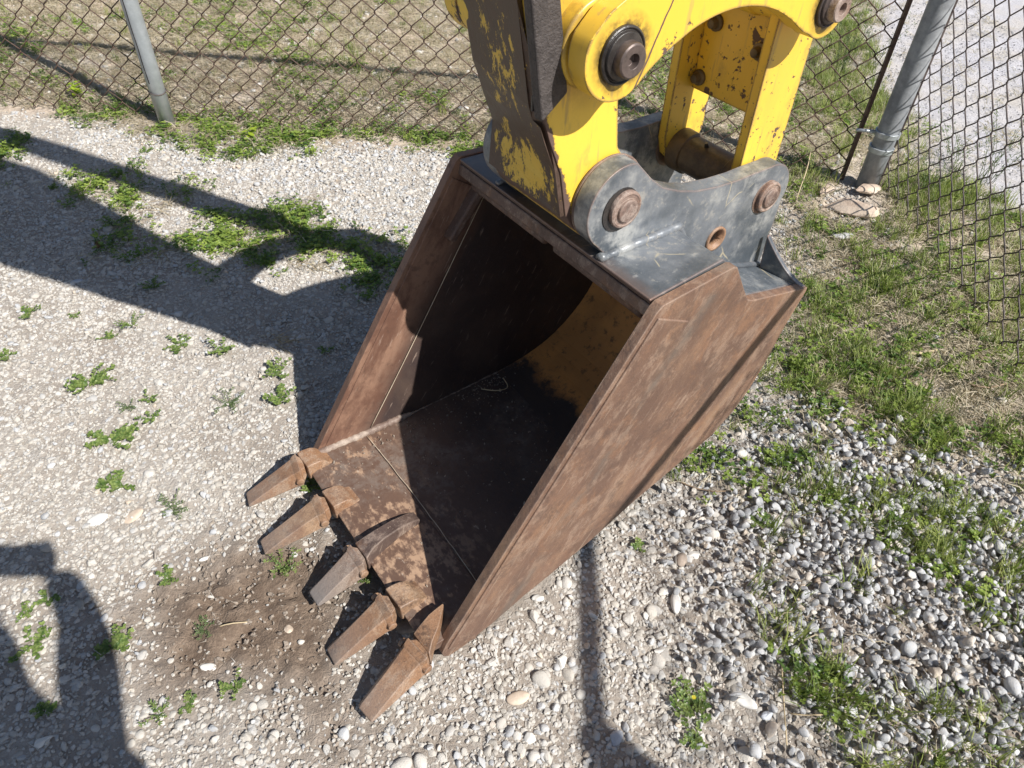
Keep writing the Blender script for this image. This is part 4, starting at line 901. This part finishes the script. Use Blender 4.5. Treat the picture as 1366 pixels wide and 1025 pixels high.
for i, (px, py, sz, st, ls, kd, lab) in enumerate(WEEDS):
    if not lab: continue
    g = gnd(px, py); z = gz(g)
    sp = {2: 1.6}.get(kd, 6.28); an = {2: .5}.get(kd, None)
    V, F = weed_mesh(900+i, sz, st+4, ls*.8, {0: .25, 1: .5, 2: .18, 3: .35, 4: .55}[kd], an, sp, .75 if kd in (0, 1, 2) else .4)
    if kd == 2:
        V2, F2 = weed_mesh(1900+i, sz*.7, st+2, ls*.8, .2, .5+math.pi, 1.6, .75); V, F = merge((V, F), (V2, F2))
    o = mesh('weed', V, F, WM_[kd], None, smooth=True, recalc=False); o.location = (g[0], g[1], z); tag(o, lab, 'weed', 'weeds growing on the gravel')
    if 'flower' in lab and px == 920:
        FV, FF = [], []
        for q in range(6): leaf((.004, .004, .024), (0, 0, 1), (math.cos(q*1.05), math.sin(q*1.05), .1), .005, .004, FV, FF)
        mesh('flower', FV, FF, 'yellow_flower', o, recalc=False)
def seedling(px, py, lab, h, n, seed):
    g = gnd(px, py); t = empty('seedling', (g[0], g[1], gz(g))); tag(t, lab, 'seedling', 'lime green seedlings'); r = random.Random(seed)
    mesh('stem', *tubev([(0, 0, 0), (.004, .002, h*.5), (0, .004, h)], .002, 6), 'weed_leaf', t, smooth=True)
    for i in range(n):
        a = i*2.4; zz = h*(.45+.55*i/n); V = []; F = []; L = r.uniform(.030, .048)
        leaf((0, 0, zz), (math.cos(a)*-.35, math.sin(a)*-.35, 1), (math.cos(a), math.sin(a), r.uniform(-.35, .25)), L, L*.55, V, F, .1)
        o = mesh('leaf', V, F, 'lime_leaf', t, smooth=True, recalc=False)
seedling(106, 135, 'larger lime green seedling at the foot of the fence, left of the post', .085, 13, 3)
seedling(334, 190, 'smaller lime green seedling in the clover band right of the fence post', .06, 9, 4)
def tall_weed(px, py, h, n, lab, seed, tilt=.25):
    g = gnd(px, py); r = random.Random(seed); V = []; F = []
    for i in range(n):
        a = r.uniform(0, 6.28); L = h*r.uniform(.55, 1.05); b = (r.gauss(0, .02), r.gauss(0, .02)); pts = []
        for k in range(7): t_ = k/6; pts.append((b[0]+math.cos(a)*tilt*L*t_**1.4, b[1]+math.sin(a)*tilt*L*t_**1.4, L*t_))
        tv, tf = tubev(pts, [.0014*(1-.7*k/6) for k in range(7)], 4); k0 = len(V); V += tv; F += [tuple(q+k0 for q in f) for f in tf]
        for k in range(2, 7):
            for _ in range(4):
                q = pts[k]; aa = r.uniform(0, 6.28); leaf((q[0], q[1], q[2]+r.uniform(-.02, .01)), (r.gauss(0, .6), r.gauss(0, .6), 1), (math.cos(aa), math.sin(aa), .8), r.uniform(.010, .022), .003, V, F)
    o = mesh('tall_weed', V, F, 'grey_green', None, smooth=True, recalc=False); o.location = (g[0], g[1], gz(g)); tag(o, lab, 'weed', 'tall weeds behind the fence')
tall_weed(1118, 100, .34, 20, 'tall bushy weed behind the fence, just right of the yellow link', 1)
tall_weed(1160, 92, .26, 10, 'shorter wispy weed behind the fence between the bushy weed and the dark bar', 2, .5)
tall_weed(1312, 245, .30, 12, 'tall thin weed behind the right fence on the pale roadside', 3, .45)
tall_weed(1265, 215, .18, 9, 'low sprawling weed behind the right fence next to the corner post', 4, .8)
tall_weed(1235, 262, .22, 14, 'leafy weed close behind the right fence in the grass', 5, .5)
def stalk(pts, r, name, lab, cat, mat='dry_stem'):
    g = gnd(*pts[0][:2]); base = np.array([g[0], g[1], gz(g)]); P = []
    for (px, py, z) in pts: q = gnd(px, py, z); P.append(tuple(q+np.array([0, 0, 0])-np.array([base[0], base[1], 0])))
    P = [(a, b, c) for a, b, c in P]; P[0] = (0, 0, base[2])
    o = mesh(name, *tubev(smooth_poly(P, 1), r, 6), mat, None, smooth=True); o.location = (base[0], base[1], 0); tag(o, lab, cat)
stalk([(1060, 275, 0), (1066, 255, .05), (1077, 225, .12), (1082, 200, .17)], .0022, 'dry_stalk', 'upright dry stalk in the grass right of the far pin ear', 'dry stalk')
stalk([(1205, 470, 0), (1225, 473, .012), (1250, 468, .01)], .006, 'bleached_stick', 'bleached white stick lying in grass below the right fence', 'stick')
stalk([(500, 745, 0), (545, 738, .0), (600, 722, 0)], .0, 'x', '', '') if False else None
stalk([(283, 836, .004), (305, 832, .012), (330, 830, .006)], .0014, 'twig', 'thin dry twig in the brown soil patch', 'twig')
stalk([(1100, 462, .01), (1160, 480, .015), (1230, 500, .01)], .002, 'twig', 'long grey twig lying across the weeds right of the bucket', 'twig', 'root_twig')
stalk([(900, 642, .01), (940, 656, .02), (985, 655, .012)], .002, 'twig', 'brown twig beside the lower edge of the bucket side', 'twig', 'root_twig')
stalk([(1040, 880, .02), (1045, 930, .03), (1050, 1000, .02)], .0016, 'twig', 'long straw-coloured stem lying down the pebbles at the bottom', 'twig')
stalk([(1050, 955, .02), (1085, 955, .03), (1120, 950, .03)], .0016, 'twig', 'pale straight stem crossing the pebbles at lower right', 'twig')
stalk([(1270, 500, .01), (1310, 520, .03), (1350, 510, .01)], .003, 'root', 'dark dry root in the bare earth under the right fence', 'root', 'root_twig')
V, F = [], []; leaf((0, 0, .012), (.3, .1, 1), (1, .3, .1), .035, .03, V, F, .3); leaf((0, .012, .014), (-.3, .3, 1), (.5, 1, .2), .03, .025, V, F, .3)
o = mesh('dead_leaf', V, F, 'brown_leaf', None, smooth=True, recalc=False); g = gnd(126, 335); o.location = (g[0], g[1], gz(g)+.004); tag(o, 'curled reddish dead leaf on gravel in the arm shadow', 'leaf')

# ------------------------------------------------------------------ stones large enough to point at
def big_stone(px, py, r, kd, mat, lab, seed, sink=.35, sc=(1, 1, 1), rz=None, name='pebble', cat='pebble', group='larger pebbles lying in the gravel'):
    V, F, sm = rock_mesh(kd, seed); rr = random.Random(seed); g = gnd(px, py); me_s = [(v[0]*r*sc[0], v[1]*r*sc[1], v[2]*r*sc[2]) for v in V]
    o = mesh(name, me_s, F, mat, None, smooth=sm, bevel=0); o.rotation_euler = (rr.uniform(-.15, .15), rr.uniform(-.15, .15), rz if rz is not None else rr.uniform(0, 6.28)); o.location = (g[0], g[1], gz(g)+r*.6*sc[2]*(1-2*sink)); tag(o, lab, cat, group); return o
for mname, a, b in (('pebble_white', (.58, .56, .52), (.68, .66, .62)), ('pebble_tan', (.45, .36, .28), (.58, .48, .38)), ('pebble_brown', (.26, .21, .17), (.38, .31, .25)), ('pebble_blue', (.36, .38, .42), (.48, .50, .53))):
    m_simple(mname, a, b, 60, .8, .35, .002, sc2=18)
PB = [(900, 808, .024, 'round', 'pebble_white', 'largest smooth oval pebble in the white gravel right of the bucket', (1.15, .7, .8), 1.5),
 (907, 751, .022, 'round', 'pebble_brown', 'brown rounded pebble above the largest oval pebble', (1, .75, .8), 1.2),
 (884, 792, .017, 'round', 'pebble_white', 'flat pale pebble touching the upper left of the largest oval one', (1.2, .7, .6), .0),
 (925, 744, .019, 'ang', 'pebble_white', 'pale pebble right beside the brown pebble', (1.1, .8, .7), .3),
 (880, 870, .017, 'ang', 'pebble_white', 'pale pebble below the largest oval pebble', (1, 1, .8), .3),
 (717, 798, .014, 'round', 'pebble_white', 'smooth white pebble just outside the lower edge of the bucket side', (1, .8, .8), .3),
 (690, 930, .022, 'round', 'pebble_tan', 'wide flat tan pebble at the bottom below the near tooth', (1.2, .8, .6), .2),
 (750, 883, .022, 'ang', 'pebble_white', 'blocky white stone left of the narrow fence shadow', (1, .9, .8), .8),
 (822, 985, .024, 'ang', 'pebble_blue', 'angular grey stone inside the narrow fence shadow at the bottom', (1, .8, .6), .8),
 (706, 984, .020, 'ang', 'pebble_white', 'angular white stone near the bottom edge left of the fence shadow', (1, .8, .8), .4),
 (989, 936, .024, 'round', 'pebble_white', 'elongated white pebble left of the grey pebble pile', (1.2, .7, .7), -.5),
 (1020, 958, .018, 'ang', 'pebble_blue', 'square blue-grey pebble beside the flowering weed', (1, .95, .8), .2),
 (1091, 782, .014, 'round', 'pebble_tan', 'round cream pebble in the middle of the grey pebbles', (1, .9, .9), .2),
 (1104, 919, .018, 'round', 'pebble_tan', 'orange-tan pebble with a notch in the lower grey pebbles', (1.1, .8, .7), .2),
 (545, 838, .022, 'round', 'pebble_brown', 'dark round pebble between the two nearest teeth', (1, .9, .9), .2),
 (385, 838, .016, 'ang', 'pebble_tan', 'pale angular stone standing in the brown soil patch', (.8, 1.3, .9), .5),
 (272, 746, .012, 'ang', 'pebble_white', 'pale stone at the top of the brown soil patch', (1.2, .8, .8), .5),
 (277, 888, .012, 'round', 'pebble_white', 'whitish flat pebble in the lower half of the soil patch', (1.3, .8, .5), .1),
 (60, 992, .019, 'ang', 'pebble_white', 'pale faceted stone in the dark shadow at the bottom left corner', (1, .8, .8), .6),
 (180, 690, .020, 'round', 'pebble_tan', 'flat pale stone in the gravel left of the teeth', (1.2, .8, .4), .9),
 (133, 696, .020, 'round', 'pebble_white', 'broad flat white stone level with the second tooth at the left', (1.3, .9, .35), .5),
 (105, 378, .016, 'round', 'pebble_blue', 'grey oval pebble in the middle of the broad arm shadow', (1.2, .9, .7), .5),
 (360, 345, .020, 'ang', 'pebble_blue', 'grey stone at the edge of the clover by the small sunlit island', (1, .9, .8), .5)]
for i, (px, py, r, kd, mt, lab, sc_, rz_) in enumerate(PB): big_stone(px, py, r, kd, mt, lab, 500+i, .3, sc_, rz_)
RKS = [(1128, 282, .12, 'large flat reddish rock at the foot of the corner post', (1.25, .75, .42), -.5), (1156, 258, .07, 'smaller tan rock wedged against the corner post', (1.1, .8, .55), .2),
       (1120, 318, .05, 'pale flat stone in dry grass in front of the reddish rock', (1.1, .7, .4), .1), (1102, 255, .06, 'rough tan rock left of the corner post under dry grass', (1.1, .9, .5), .9)]
for i, (px, py, r, lab, sc_, rz_) in enumerate(RKS): big_stone(px, py, r, 'ang', 'sand_rock' if i != 2 else 'grey_rock', lab, 600+i, .0, sc_, rz_, 'rock', 'rock', 'rocks by the corner post')
big_stone(893, 250, .05, 'ang', 'grey_rock', 'grey rock seen through the gap between the two bucket ears', 640, .2, (1, .8, .7), .3, 'rock', 'rock', None) if False else None

# ------------------------------------------------------------------ the photographer whose shadow falls at lower left (stands outside the picture)
def skin(name, J, E, mat, parent=None, root=0):
    me = bpy.data.meshes.new(name); me.from_pydata([j[:3] for j in J], E, []); o = bpy.data.objects.new(name, me); link(o, parent); me.materials.append(MAT[mat])
    md = o.modifiers.new('skin', 'SKIN'); md.use_smooth_shade = True
    for i, j in enumerate(J): sv = me.skin_vertices[0].data[i]; rr = j[3]; sv.radius = (rr, j[4] if len(j) > 4 else rr); sv.use_root = (i == root)
    sb = o.modifiers.new('sub', 'SUBSURF'); sb.levels = 2; sb.render_levels = 2; return o
cx_, cy_ = .195, -.345
J = [(cx_, cy_, .95, .15, .10), (cx_, cy_+.01, 1.20, .14, .095), (cx_, cy_, 1.38, .15, .09), (cx_, cy_+.02, 1.48, .055), (cx_, cy_+.05, 1.57, .075, .085), (cx_, cy_+.055, 1.66, .075, .09),
     (cx_+.17, cy_, 1.41, .06), (.248, -.105, 1.45, .046), (.172, -.022, 1.488, .036), (cx_-.17, cy_, 1.40, .06), (-.03, -.26, 1.25, .045), (-.055, -.085, 1.44, .033),
     (cx_+.095, cy_, .86, .085), (cx_+.11, cy_+.02, .50, .058), (cx_+.115, cy_-.01, .10, .042), (cx_+.12, cy_+.12, .045, .038),
     (cx_-.095, cy_, .86, .085), (cx_-.11, cy_+.02, .50, .058), (cx_-.115, cy_-.01, .10, .042), (cx_-.13, cy_+.12, .045, .038)]
E_ = [(0, 1), (1, 2), (2, 3), (3, 4), (4, 5), (2, 6), (6, 7), (7, 8), (2, 9), (9, 10), (10, 11), (0, 12), (12, 13), (13, 14), (14, 15), (0, 16), (16, 17), (17, 18), (18, 19)]
person = skin('person', J, E_, 'skin'); tag(person, 'person in a blue shirt standing outside the picture, casting the looped shadow at lower left', 'person')
g_ = lambda ids, k: [(*J[i][:3], J[i][3]*k, (J[i][4] if len(J[i]) > 4 else J[i][3])*k) for i in ids]
skin('shirt', g_([0, 1, 2, 6, 7, 9, 10], 1.14), [(0, 1), (1, 2), (2, 3), (3, 4), (2, 5), (5, 6)], 'shirt', person)
skin('trousers', g_([0, 12, 13, 14, 16, 17, 18], 1.18), [(0, 1), (1, 2), (2, 3), (0, 4), (4, 5), (5, 6)], 'trousers', person)
for k in (14, 18): skin('boot', [(*J[k][:3], .055), (J[k][0], J[k][1], .05, .055), (*J[k+1][:3], .048)], [(0, 1), (1, 2)], 'boots', person)
V, F, _s = rock_mesh('round', 77); mesh('hair', [(cx_+v[0]*.088, cy_+.035+v[1]*.125, 1.70+v[2]*.10) for v in V], F, 'hair', person, smooth=True)
fwd = -np.array(back); rt = np.array(right); uv_ = np.array(upv)
def hand(side, c):
    c = np.array(c); V, F, _ = rock_mesh('round', 31); pal = ([tuple(c+rt*v[0]*.022+uv_*v[1]*.045-fwd*v[2]*.045) for v in V], F); parts_ = [pal]
    for k in range(4):
        b = c+uv_*(.034-.022*k)-fwd*.0+rt*side*.0; L = (.070, .078, .072, .058)[k]
        parts_.append(tubev([tuple(b), tuple(b+fwd*.008-rt*side*L*.35), tuple(b+fwd*.010-rt*side*L*.62), tuple(b+fwd*.006-rt*side*L*.68)], [.009, .0085, .008, .006], 8))
    b = c-uv_*.02-fwd*.02; parts_.append(tubev([tuple(b), tuple(b-fwd*.022-rt*side*.02), tuple(b-fwd*.022-rt*side*.048)], [.011, .010, .008], 8))
    return mesh('hand', *merge(*parts_), 'skin', person, smooth=True)
C0 = np.array([0, 0, CAM_H])
hand(1, C0+rt*.165-fwd*.030); hand(-1, C0-rt*.052-fwd*.050)
ph = C0+rt*.065-fwd*.028
def obx(c, a, b, d): 
    return loft([[tuple(c+rt*x*a+uv_*y*b+fwd*z*d) for x, y in ((-1, -1), (1, -1), (1, 1), (-1, 1))] for z in (-1, 1)])
o = mesh('phone', *obx(ph, .080, .038, .0045), 'black_plastic', None, bevel=.003); tag(o, 'black phone held up by the person outside the picture', 'phone')

g = gnd(365, 458); V, F = [], []; rr_ = random.Random(4)
for k in range(26):
    a = rr_.gauss(.2, .8); L = rr_.uniform(.03, .09); x0, y0 = rr_.gauss(0, .02), rr_.gauss(0, .012)
    V1, F1 = tubev([(x0, y0, .003), (x0+math.cos(a)*L*.5, y0+math.sin(a)*L*.5, rr_.uniform(.004, .014)), (x0+math.cos(a)*L, y0+math.sin(a)*L, .003)], .0007, 4); V, F = merge((V, F), (V1, F1))
o = mesh('dry_straw', V, F, 'dry_stem', None, smooth=True, recalc=False); o.location = (g[0], g[1], gz(g)); tag(o, 'small heap of pale dry straw at the corner where the bucket shadow begins', 'straw')

# loose dirt and small stones lying in the bucket, and a curled twig
nb = 520; ub = np.where(rng.uniform(0, 1, nb) < .45, rng.uniform(.02, .6, nb), rng.normal(.52, .08, nb)); ub = np.clip(ub, -.01, .68)
wb = np.where(rng.uniform(0, 1, nb) < .5, .585-np.abs(rng.normal(0, .05, nb)), rng.uniform(.05, .58, nb)); kb = ~((ub < .16) & (np.abs(wb-.29) < .03)); ub = ub[kb]; wb = wb[kb]
pz = np.interp(ub, [-.03, .142, .30, .45, .58, .66, .70], [.037, .036, .043, .056, .070, .088, .105])+ZB; rb = .0015+.0055*rng.beta(1, 4, len(ub))
Pb = np.stack([BU0[0]+ub*BN[0]+wb*BW[0], BU0[1]+ub*BN[1]+wb*BW[1], pz+rb*.3], 1)
scatter('loose_dirt', VS['soil_clod'], Pb, rng.uniform(-1, 1, (len(ub), 3))*3, np.repeat(rb[:, None], 3, 1)*np.array([1.2, 1, .7]), rng.uniform(0, 1, len(ub)))
q1, q2, q3, q4 = (gnd(*p[:2], p[2]) for p in ((642, 519, .112), (662, 522, .122), (680, 518, .118), (671, 504, .135)))
o = mesh('twig', *tubev(smooth_poly([tuple(q) for q in (q1, q2, q3, q4)], 2), .0013, 6), 'dry_stem', None, smooth=True); tag(o, 'small bent twig lying on the dark floor inside the bucket', 'twig')
